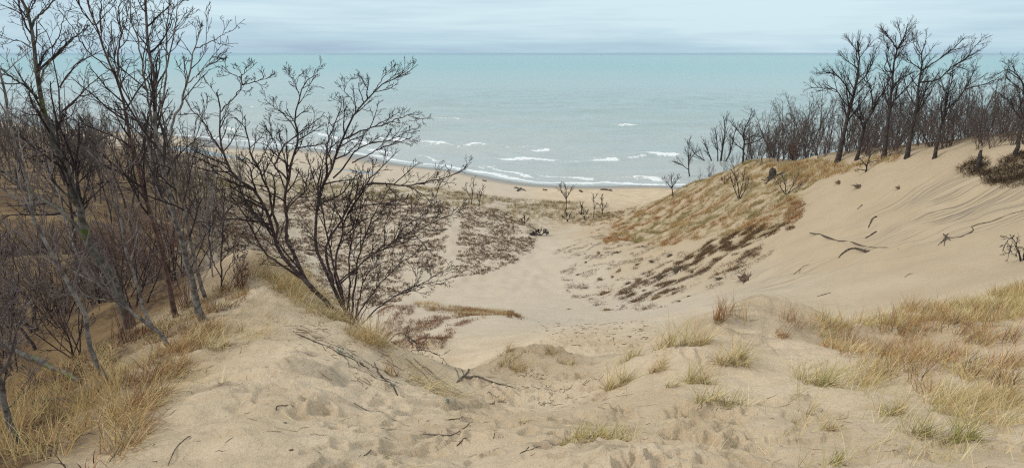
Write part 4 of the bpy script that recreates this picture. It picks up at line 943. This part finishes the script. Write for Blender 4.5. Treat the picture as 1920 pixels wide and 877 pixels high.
# ---- tussocks one can point to
def tussock(px, py, wpx, hpx, n_, cols, wts, label, lean=(.15, 0), splay=.5, droop=.6, name='grass_tussock', cat='grass tussock', wb=.0075, seed=0, elong=1.0, group='tussocks on the near sand'):
    x, y, z = near_hit(px, py); sc = y / FPX * 1.08
    r_ = np.random.default_rng(1000 + int(px) + int(py) * 3 + seed); k = max(1, n_ // 13)
    q = np.stack([x + r_.uniform(-.5, .5, k) * wpx * sc, y + r_.uniform(-.5, .5, k) * wpx * sc * .45 * elong, np.zeros(k)], -1)
    q[:, 2] = ground(q[:, 0], q[:, 1])
    v, f, c = blades(r_, q, hpx * sc * 1.1, 10, .22 * wpx * sc / math.sqrt(k) + .015, wb, palette(r_, k, cols, wts), lean, splay, droop, 4)
    if name == 'grass_tussock':      # short brown and olive blades darkening the foot of the tussock
        v2, f2, c2 = blades(r_, q, hpx * sc * .4, 7, .22 * wpx * sc / math.sqrt(k) + .02, wb * 1.1, palette(r_, k, [BROWN, (.33, .22, .11), OLIVE], [3, 3, 2]), lean, 1.1, .9)
        f = np.vstack([f, f2 + len(v)]); v = np.vstack([v, v2]); c = np.vstack([c, c2])
    o = link(name, mesh_np(name, v - np.array((x, y, z)), [f], c, smooth=False), M['grass'])
    o.location = (x, y, z)
    return tag(o, label, cat, group)
YG = ([STRAW, OLIVE, GREEN, TAN, PALE], [4, 3, 2, 2, 2]); ST = ([STRAW, PALE, TAN], [4, 3, 2]); RU = ([RUST, (.36, .19, .07), TAN], [4, 3, 2]); GR = ([GREEN, OLIVE, STRAW, PALE], [4, 3, 3, 1])
for a_ in [
 (1118, 822, 165, 42, 420, *YG, 'broad low tussock of dry grass at the centre foreground'),
 (1152, 724, 46, 52, 170, *YG, 'upright yellow-green tuft right of the trodden hollow'),
 (1276, 648, 90, 62, 280, *YG, 'thick straw tuft on the left shoulder of the near sand mound'),
 (1376, 678, 66, 58, 200, *YG, 'green-tinged tuft on the front of the near sand mound crown'),
 (1306, 718, 52, 55, 160, *YG, 'tan tuft halfway down the front of the sand mound'),
 (1354, 757, 95, 46, 200, *YG, 'ragged spreading tuft below the sand mound'),
 (1228, 694, 34, 32, 90, *ST, 'small straw tuft at the mound foot beside the wide shoulder tuft'),
 (1257, 726, 16, 42, 40, *YG, 'narrow upright tuft left of the tan tuft on the mound front'),
 (1180, 672, 38, 28, 90, *YG, 'low tuft at the left end of the mound'),
 (1543, 722, 80, 58, 220, *GR, 'green-stemmed tuft where the sand meets the ridge grass'),
 (1505, 778, 22, 44, 24, *GR, 'sparse tuft of a few green stems on bare sand'),
 (1562, 806, 50, 36, 60, *ST, 'bleached flattened tuft in the right foreground'),
 (1730, 815, 70, 66, 90, *GR, 'tall sparse green tuft in the right foreground sand'),
 (1802, 826, 66, 84, 130, *GR, 'tallest green and straw tuft of the right foreground'),
 (1672, 774, 46, 52, 100, *YG, 'tuft in front of the ridge grass beside the sparse green ones'),
 (1582, 872, 44, 36, 50, *GR, 'small green tuft at the bottom edge of the picture'),
 (972, 696, 26, 32, 80, *ST, 'straw tuft on the near side of the small sand hummock'),
 (1035, 664, 40, 22, 90, *YG, 'low grass on the right slope of the small sand hummock'),
 (950, 652, 26, 26, 70, *RU, 'rusty tuft on top of the small sand hummock'),
 (936, 752, 16, 27, 40, *ST, 'tiny straw tuft beside the forked dead branch'),
 (981, 792, 18, 16, 30, *ST, 'tiny tuft alone on the centre foreground sand'),
 (424, 719, 22, 38, 26, *ST, 'small cone of straw on the spur crest sand'),
 (409, 654, 56, 58, 100, *ST, 'pale straw tussock at the foot of the grey three-trunked tree'),
 (444, 620, 20, 18, 40, *RU, 'little rusty tuft on the spur sand'),
 (480, 626, 34, 10, 40, *RU, 'flat rusty tuft beside the little one on the spur'),
 (735, 702, 26, 28, 70, *RU, 'orange drooping tuft on the steep side of the spur'),
 (1374, 600, 62, 50, 80, *RU, 'tall stand of rust-orange grass behind the sand mound'),
 (1345, 600, 30, 46, 60, *RU, 'thin stand of rusty stems left of the tall orange grass'),
 (1462, 632, 30, 24, 70, *RU, 'rusty tuft in the dip between the two sand mounds'),
 (1685, 625, 26, 18, 60, *RU, 'dark rusty clump alone on pale ridge sand'),
 (960, 672, 60, 24, 130, *ST, 'wide straw tuft on the left slope of the small sand hummock'),
 (1062, 682, 34, 18, 70, *ST, 'low straw fringe at the right foot of the small sand hummock'),
]:
    px, py, w_, h_, n_, cols, wts, lab = a_
    up_ = 'stand' in lab
    tussock(px, py, w_, h_, int(n_ * .95), cols, wts, lab, lean=(.05, 0) if up_ else (.18, 0), splay=.15 if up_ else .62, droop=.2 if up_ else .75)
TEAL = ([(.24, .31, .27), (.34, .37, .32)], [1, 1])
for px, py, w_, h_, lab in [(639, 660, 14, 16, 'blue-green seedling beside the dark root on the spur'), (738, 722, 22, 13, 'grey-green seedling below the orange tuft on the spur'), (840, 755, 16, 12, 'bright teal seedling on the sand right of the spur')]:
    tussock(px, py, w_ * .6, h_ * .6, 60, *TEAL, lab, (0, 0), .9, .4, 'seedling', 'seedling', .008, group=None)

# ---- dark turf clumps one by one
def clump_mesh(seed, col):
    r_ = np.random.default_rng(seed)
    th, fi = np.meshgrid(np.linspace(0, 2 * math.pi, 14, endpoint=False), np.linspace(0, math.pi / 2, 6))
    R_c = .8 + .5 * noise(np.cos(th) * 2.2 + fi * 1.3 + seed, np.sin(th) * 2.2, seed)
    X_, Y_, Z_ = R_c * np.cos(th) * np.cos(fi), R_c * np.sin(th) * np.cos(fi), .26 * R_c * np.sin(fi) - .08
    i = np.arange(6 * 14).reshape(6, 14); j = np.roll(i, -1, 1)
    f1_ = np.stack([i[:-1], j[:-1], j[1:], i[1:]], -1).reshape(-1, 4)
    v1 = np.stack([X_, Y_, Z_], -1).reshape(-1, 3); c1 = np.tile(np.array(col) * .8, (len(v1), 1)) * r_.uniform(.7, 1.2, (len(v1), 1))
    k = r_.integers(14, len(v1), 90); d_ = v1[k] / np.linalg.norm(v1[k], axis=1, keepdims=True)
    tip = v1[k] + d_ * r_.uniform(.2, .9, (90, 1)) + np.array([0, 0, -.1]) + r_.normal(size=(90, 3)) * .2
    sd_ = np.cross(d_, [0, 0, 1.0]) * .05
    v2 = np.stack([v1[k] - sd_, v1[k] + sd_, tip + sd_ * .2, tip - sd_ * .2], 1).reshape(-1, 3)
    f2_ = np.arange(360).reshape(90, 4) + len(v1)
    c2 = np.repeat(np.array(col)[None] * r_.uniform(.6, 1.6, (90, 1)), 4, 0)
    return mesh_np('turf_clump', np.vstack([v1, v2]), [np.vstack([f1_, f2_])], np.vstack([c1, c2]), smooth=False)
cms = [clump_mesh(k, (BROWN, (.12, .085, .055), (.10, .07, .045), (.17, .11, .06))[k]) for k in range(4)]
for cm_ in cms: cm_.materials.append(M['litter'])
def clump(px, py, wpx, label, group=None, k=0, flatten=.8):
    x, y, z = hit(px, py, 20); s = wpx * .62 * y / FPX
    o = link('turf_clump', cms[k]); o.location = (x, y, z - .05 * s); o.rotation_euler = (random.uniform(-.2, .2), random.uniform(-.3, .1), random.uniform(0, 6)); o.scale = (s, s * .8, s * flatten)
    return tag(o, label, 'turf clump', group)
for k, (px, py, w_) in enumerate([(1125, 475, 14), (1159, 474, 20), (1180, 532, 18), (1138, 550, 26), (1201, 526, 24), (1242, 520, 26), (1192, 564, 16), (1233, 559, 24), (1141, 582, 20), (1177, 550, 12), (1210, 544, 14), (1266, 550, 16), (1198, 496, 14), (1224, 490, 16), (1260, 478, 20), (1127, 523, 14), (1162, 508, 18), (1293, 555, 12), (1275, 564, 12), (1084, 515, 10), (1068, 580, 9), (1100, 492, 9), (1064, 545, 7), (1150, 520, 10), (1220, 510, 14), (1300, 510, 14), (1170, 575, 12), (1210, 580, 10), (1110, 560, 10), (1098, 540, 8)]):
    clump(px, py, w_, 'dark clump of dead turf slid down the lower bowl face', 'turf clumps on the lower bowl face', k % 4)
clump(1275, 506, 30, 'biggest black-brown turf clump under the long turf bank', None, 2)
clump(1352, 522, 24, 'round dark turf clump left of the lone flat one', None, 2); clump(1404, 522, 38, 'lone flat dark turf clump farthest right on the bowl face', None, 1, .5)
clump(1686, 352, 13, 'small round tan-rust tuft alone on the upper sand face', None, 3, 1.2); clump(1575, 342, 17, 'rust-brown clump near the top left of the sand face', None, 3); clump(1615, 348, 26, 'flat brown patch of turf on the upper sand face', None, 1, .3)

# ---- logs, roots, sticks
def drift(name, label, pts, w0, w1, mat_='driftwood', cat='driftwood', lift=.4, lo=0.0, group=None, sides=6, side=()):
    g = [hit(x, y, lo) if lo else near_hit(x, y) for x, y in pts]
    c = np.array(g[0]); sc = c[1] / FPX * (.5 if c[1] > 90 or name == 'fallen_log' else .34)
    def tube(gp, a0, a1, nn_=14):
        q = resample(gp, nn_); r = np.linspace(a0, a1, nn_) * sc * (1 + .18 * np.random.default_rng(abs(int(pts[0][0]))).normal(size=nn_)); r[0] *= .5; r[-1] *= .4; r = np.abs(r) + .001
        q[:, 2] = np.maximum(q[:, 2], ground(q[:, 0], q[:, 1])) + r * lift
        return tubes((q - c)[None], r[None], sides)
    Vs, Fs, o_ = [], [], 0
    for gp, a0, a1 in [(g, w0, w1)] + [([hit(x, y, lo) if lo else near_hit(x, y) for x, y in s_[0]], s_[1], s_[2]) for s_ in side]:
        v, f = tube(gp, a0, a1); Vs.append(v); Fs.append(f + o_); o_ += len(v)
    o = link(name, mesh_np(name, np.vstack(Vs), [np.vstack(Fs)]), M[mat_]); o.location = c
    return tag(o, label, cat, group)
drift('buried_log', 'long thin half-buried log lying across the right sand face', [(1518,437),(1543,444),(1570,452),(1603,459),(1644,465),(1685,469)], 4, 2, lo=20)
drift('driftwood_log', 'dark hooked log below the long half-buried one', [(1572,485),(1584,473),(1603,467),(1625,473),(1631,471)], 4, 8, lo=20, lift=.7)
drift('driftwood_log', 'short thick stick just above the long half-buried log', [(1622,448),(1632,442),(1644,434)], 3, 5, lo=20)
drift('driftwood_log', 'bent short log in the middle of the sand face', [(1628,429),(1633,417),(1637,410),(1644,407)], 3, 6, lo=20)
drift('driftwood_stick', 'tiny dark stick highest on the sand face', [(1607,393),(1617,385)], 2, 3, lo=20)
drift('driftwood_stick', 'thin curved stick left of the lone flat turf clump', [(1488,515),(1500,505),(1518,496)], 2, 2, lo=20)
drift('driftwood_stick', 'straight stick low on the sand face behind the ridge', [(1532,556),(1545,553),(1558,549)], 2, 3, lo=18)
drift('driftwood_stick', 'small curved stick low in the middle of the sand face', [(1696,520),(1704,515),(1712,513)], 1.5, 2, lo=18)
drift('root_ball', 'ragged root ball with a long trailing root on the sand face', [(1773,446),(1790,446),(1808,443),(1825,432),(1823,423),(1858,417),(1885,405),(1925,394)], 3, 1.5, cat='root', lo=20,
 side=[([(1773,446),(1764,458)],4,2), ([(1772,446),(1770,462)],4,2), ([(1774,445),(1782,452)],3,2), ([(1773,446),(1768,440)],5,3), ([(1773,447),(1758,462)],3,1.5), ([(1772,445),(1778,440)],4,2)])
drift('beach_log', 'forked driftwood log, leftmost of those lying on the beach', [(963,352),(975,355),(986,358)], 3, 3, lo=110, side=[([(970,359),(978,353)],4,3)])
drift('beach_log', 'small log on the beach left of the pale upright sapling', [(1018,356.5),(1026,357.5)], 3, 3, lo=110)
drift('beach_log', 'short stubby log on the beach right of the pale sapling', [(1086,357.5),(1091,361)], 3, 4, lo=110)
drift('beach_log', 'long straight log lying on the beach near the water', [(1125,356),(1136,357),(1148,358.5)], 4, 4, lo=110)
drift('beach_log', 'tiny log on the upper beach behind the pair of saplings', [(905,339),(912,341)], 3, 3, lo=110)
drift('dead_branch', 'forked dark dead branch lying in the trodden hollow', [(856,719),(876,711),(900,711),(936,722),(977,737)], 7, 2, cat='branch', lift=1.2, side=[([(858,717),(872,706),(886,693)],6,3), ([(862,712),(858,700),(853,690)],2.5,1.5), ([(870,707),(866,694),(858,684)],2.5,1.5)])
drift('fallen_log', 'mossy fallen trunk in the thicket by the tan grass', [(-10,652),(32,670),(62,686),(95,699),(130,713),(152,721)], 9, 7, 'bark_moss', 'fallen log', lift=2.5, sides=8)
drift('fallen_log', 'thin dark fallen trunk lying in the tan grass', [(60,757),(100,757),(122,759),(151,762),(178,761)], 5, 5, 'bark_sumac', 'fallen log', lift=2.5)
drift('exposed_root', 'dark root running down the side of the spur', [(554,625),(586,639),(633,663),(677,685),(692,691)], 3, 4, cat='root', side=[([(640,664),(652,676),(655,690)],2,1), ([(600,644),(612,660)],2,1)])
drift('exposed_root', 'dark upturned root below the orange tuft on the spur', [(702,679),(708,697),(722,712),(735,723),(746,742)], 3, 4, cat='root', side=[([(722,712),(712,706)],2,1)])
for k, (a_, lab) in enumerate([(([(760,672),(780,690),(800,712),(829,734)]), 'pale dead stem nearest the sumac on the spur side'), (([(775,672),(800,696),(838,728)]), 'middle of three pale dead stems on the spur side'), (([(792,684),(822,710),(866,736)]), 'lowest of three pale dead stems on the spur side')]):
    drift('dead_reed', lab, a_, 3, 1.5, 'driftwood_pale', 'dead reed', lift=1.5)
for a_, lab in [([(792,813),(839,817),(862,808),(887,791)], 'long bent stick on the sand right of the spur'), ([(835,788),(862,786),(884,785)], 'straight dark stick above the long bent one'), ([(856,838),(866,827),(876,820)], 'short dark twig below the long bent stick'),
                ([(518,770),(522,762),(552,763)], 'small angled stick on the spur sand'), ([(664,755),(690,770),(725,777)], 'long thin stem lying across the foot of the spur'), ([(975,850),(985,845),(992,838)], 'short dark twig at the bottom centre of the sand'), ([(978,848),(1000,842),(1012,838)], 'dark stick pointing at the broad low tussock'), ([(682,856),(690,850),(696,843)], 'little dark stick low on the left foreground sand')]:
    drift('twig', lab, a_, 3.2, 2, cat='twig')
drift('seed_stalk', 'dark seed stalk standing on the left foreground sand', [(315,874),(333,838),(357,817)], 2, 3.5, cat='stalk', lift=1.5)
plant('fallen_branch', foot(722, 640), [([(715,628),(746,625),(770,635),(788,653),(799,677)],4,1.5),([(746,660),(788,656),(811,661),(829,671),(844,686)],4,1.5),([(730,640),(752,650),(775,672),(800,705)],3,1.5),([(760,632),(780,650),(806,690)],2.5,1.5),([(740,665),(752,640),(768,618)],2.5,1.2)],
 dict(SUMAC, m=(5, 3, 2), up=(0, 0, 0)), M['bark_sumac'], M['twig_dark'], .004, 91, 'arching dead branches fallen below the sumac on the spur side', 'branch', limb_name='arm')
plant('brush_heap', foot(1915, 490, 18), [([(1915,490),(1907,462),(1896,446),(1886,456),(1880,472)],4,1.5),([(1915,488),(1900,455),(1893,470),(1890,486)],3,1.5),([(1918,489),(1925,450),(1945,435)],4,2),([(1915,488),(1910,470),(1902,480)],3,1.5),([(1920,489),(1930,465),(1950,480)],4,2)],
 dict(SUMAC, m=(6, 4, 3), up=(-.05, -.03, 0)), M['bark_dark'], M['twig_dark'], .009, 92, 'dead leafless brush at the picture edge low on the sand face', 'brush', limb_name='arm')
plant('uprooted_snag', foot(1624, 322, 40), [([(1624,322),(1626,308),(1632,292),(1640,284)],6,2),([(1625,312),(1615,300),(1606,296)],4,1.5),([(1627,306),(1640,302),(1656,300)],3,1.5),([(1624,320),(1612,318),(1602,322)],4,1.5),([(1626,310),(1618,306),(1612,312)],4,2)],
 dict(SUMAC, m=(5, 3, 2)), M['bark_dark'], M['twig_dark'], .014, 93, 'black tangled uprooted snag at the top of the sand face', 'snag', limb_name='arm')
def stump(px, py, hpx, wpx, label, seed, lo=40):
    x, y, z = hit(px, py, lo); s = y / FPX
    r_ = np.random.default_rng(seed); N_ = 7; k = 9
    q = np.zeros((1, N_, 3)); q[0, :, 2] = np.linspace(-.15, hpx * s, N_); q[0, 1:, :2] += r_.normal(size=(N_ - 1, 2)) * .02
    v, f = tubes(q, np.array([[1.5, 1.15, 1.0, .92, .88, .8, .45]]) * wpx * s * .5, k)
    top = v[-k:]; top[:, 2] += r_.uniform(-.18, .22, k) * hpx * s
    root = empty('tree_stump', (x, y, z)); tag(root, label, 'stump')
    link('trunk', mesh_np('stump_trunk', v, [f, np.arange(len(v) - k, len(v))[None]]), M['bark_dark'], root)
    for a0 in r_.uniform(0, 6.28, 5):
        ln = wpx * s * r_.uniform(1.0, 2.2); tt = np.linspace(0, 1, 6)
        rp = np.stack([np.cos(a0) * ln * tt, np.sin(a0) * ln * tt, np.zeros(6)], -1)
        rp[:, 2] = np.maximum(ground(x + rp[:, 0], y + rp[:, 1]) - z, -.6) + .12 * (1 - tt) * hpx * s * .4
        v, f = tubes(rp[None], np.linspace(.22, .05, 6)[None] * wpx * s, 5)
        link('root', mesh_np('stump_root', v, [f]), M['bark_dark'], root)
stump(1448, 334, 18, 15, 'black broken stump in the straw grass of the dune face', 3)
stump(1833, 318, 32, 9, 'tall weathered stump at the lip of the sand crest', 4)
# dark root mat hanging over the lip at the right
r_ = np.random.default_rng(6)
pm = sample(r_, [(1845, 330), (1875, 300), (1930, 285), (1930, 345), (1890, 352), (1850, 345)], 240, 25)
pm2 = sample(r_, [(1795, 322), (1815, 300), (1850, 296), (1850, 330)], 90, 25)
v, f, c = blades(r_, np.vstack([pm, pm2]), .42, 18, .35, .03, palette(r_, 330, [(.07, .05, .035), (.14, .095, .06), (.22, .15, .09)], [4, 4, 3]), (-.6, -.35), .8, 1.0, 3)
o = link('root_mat', mesh_np('root_mat', v - np.array(pm[0]), [f], c, smooth=False), M['litter']); o.location = pm[0]
tag(o, 'dark mat of roots hanging over the sandy lip at the right', 'root mat')
for px, py, lab in [(534, 793, 'upper of two black crumbs on the spur sand'), (546, 844, 'lower of two black crumbs on the spur sand')]:
    x, y, z = hit(px, py); o = link('bark_crumb', cms[2]); o.location = (x, y, z); o.scale = (.02, .02, .03); tag(o, lab, 'crumb')

SUCK = ([(.16, .06, .055), (.10, .06, .055), (.22, .10, .07)], [3, 3, 2])
for px, py, w_, h_, lab in [(690, 612, 60, 62, 'thicket of thin red suckers at the foot of the sumac'), (340, 578, 46, 90, 'reddish thin stems behind the grey three-trunked tree'), (440, 540, 40, 60, 'reddish thin stems beside the thin upright sapling'), (250, 640, 60, 80, 'reddish thin stems beside the low forked leaning tree')]:
    tussock(px, py, w_, h_, 60, *SUCK, lab, (.03, 0), .28, .15, 'sucker_clump', 'stems', .011, group=None)
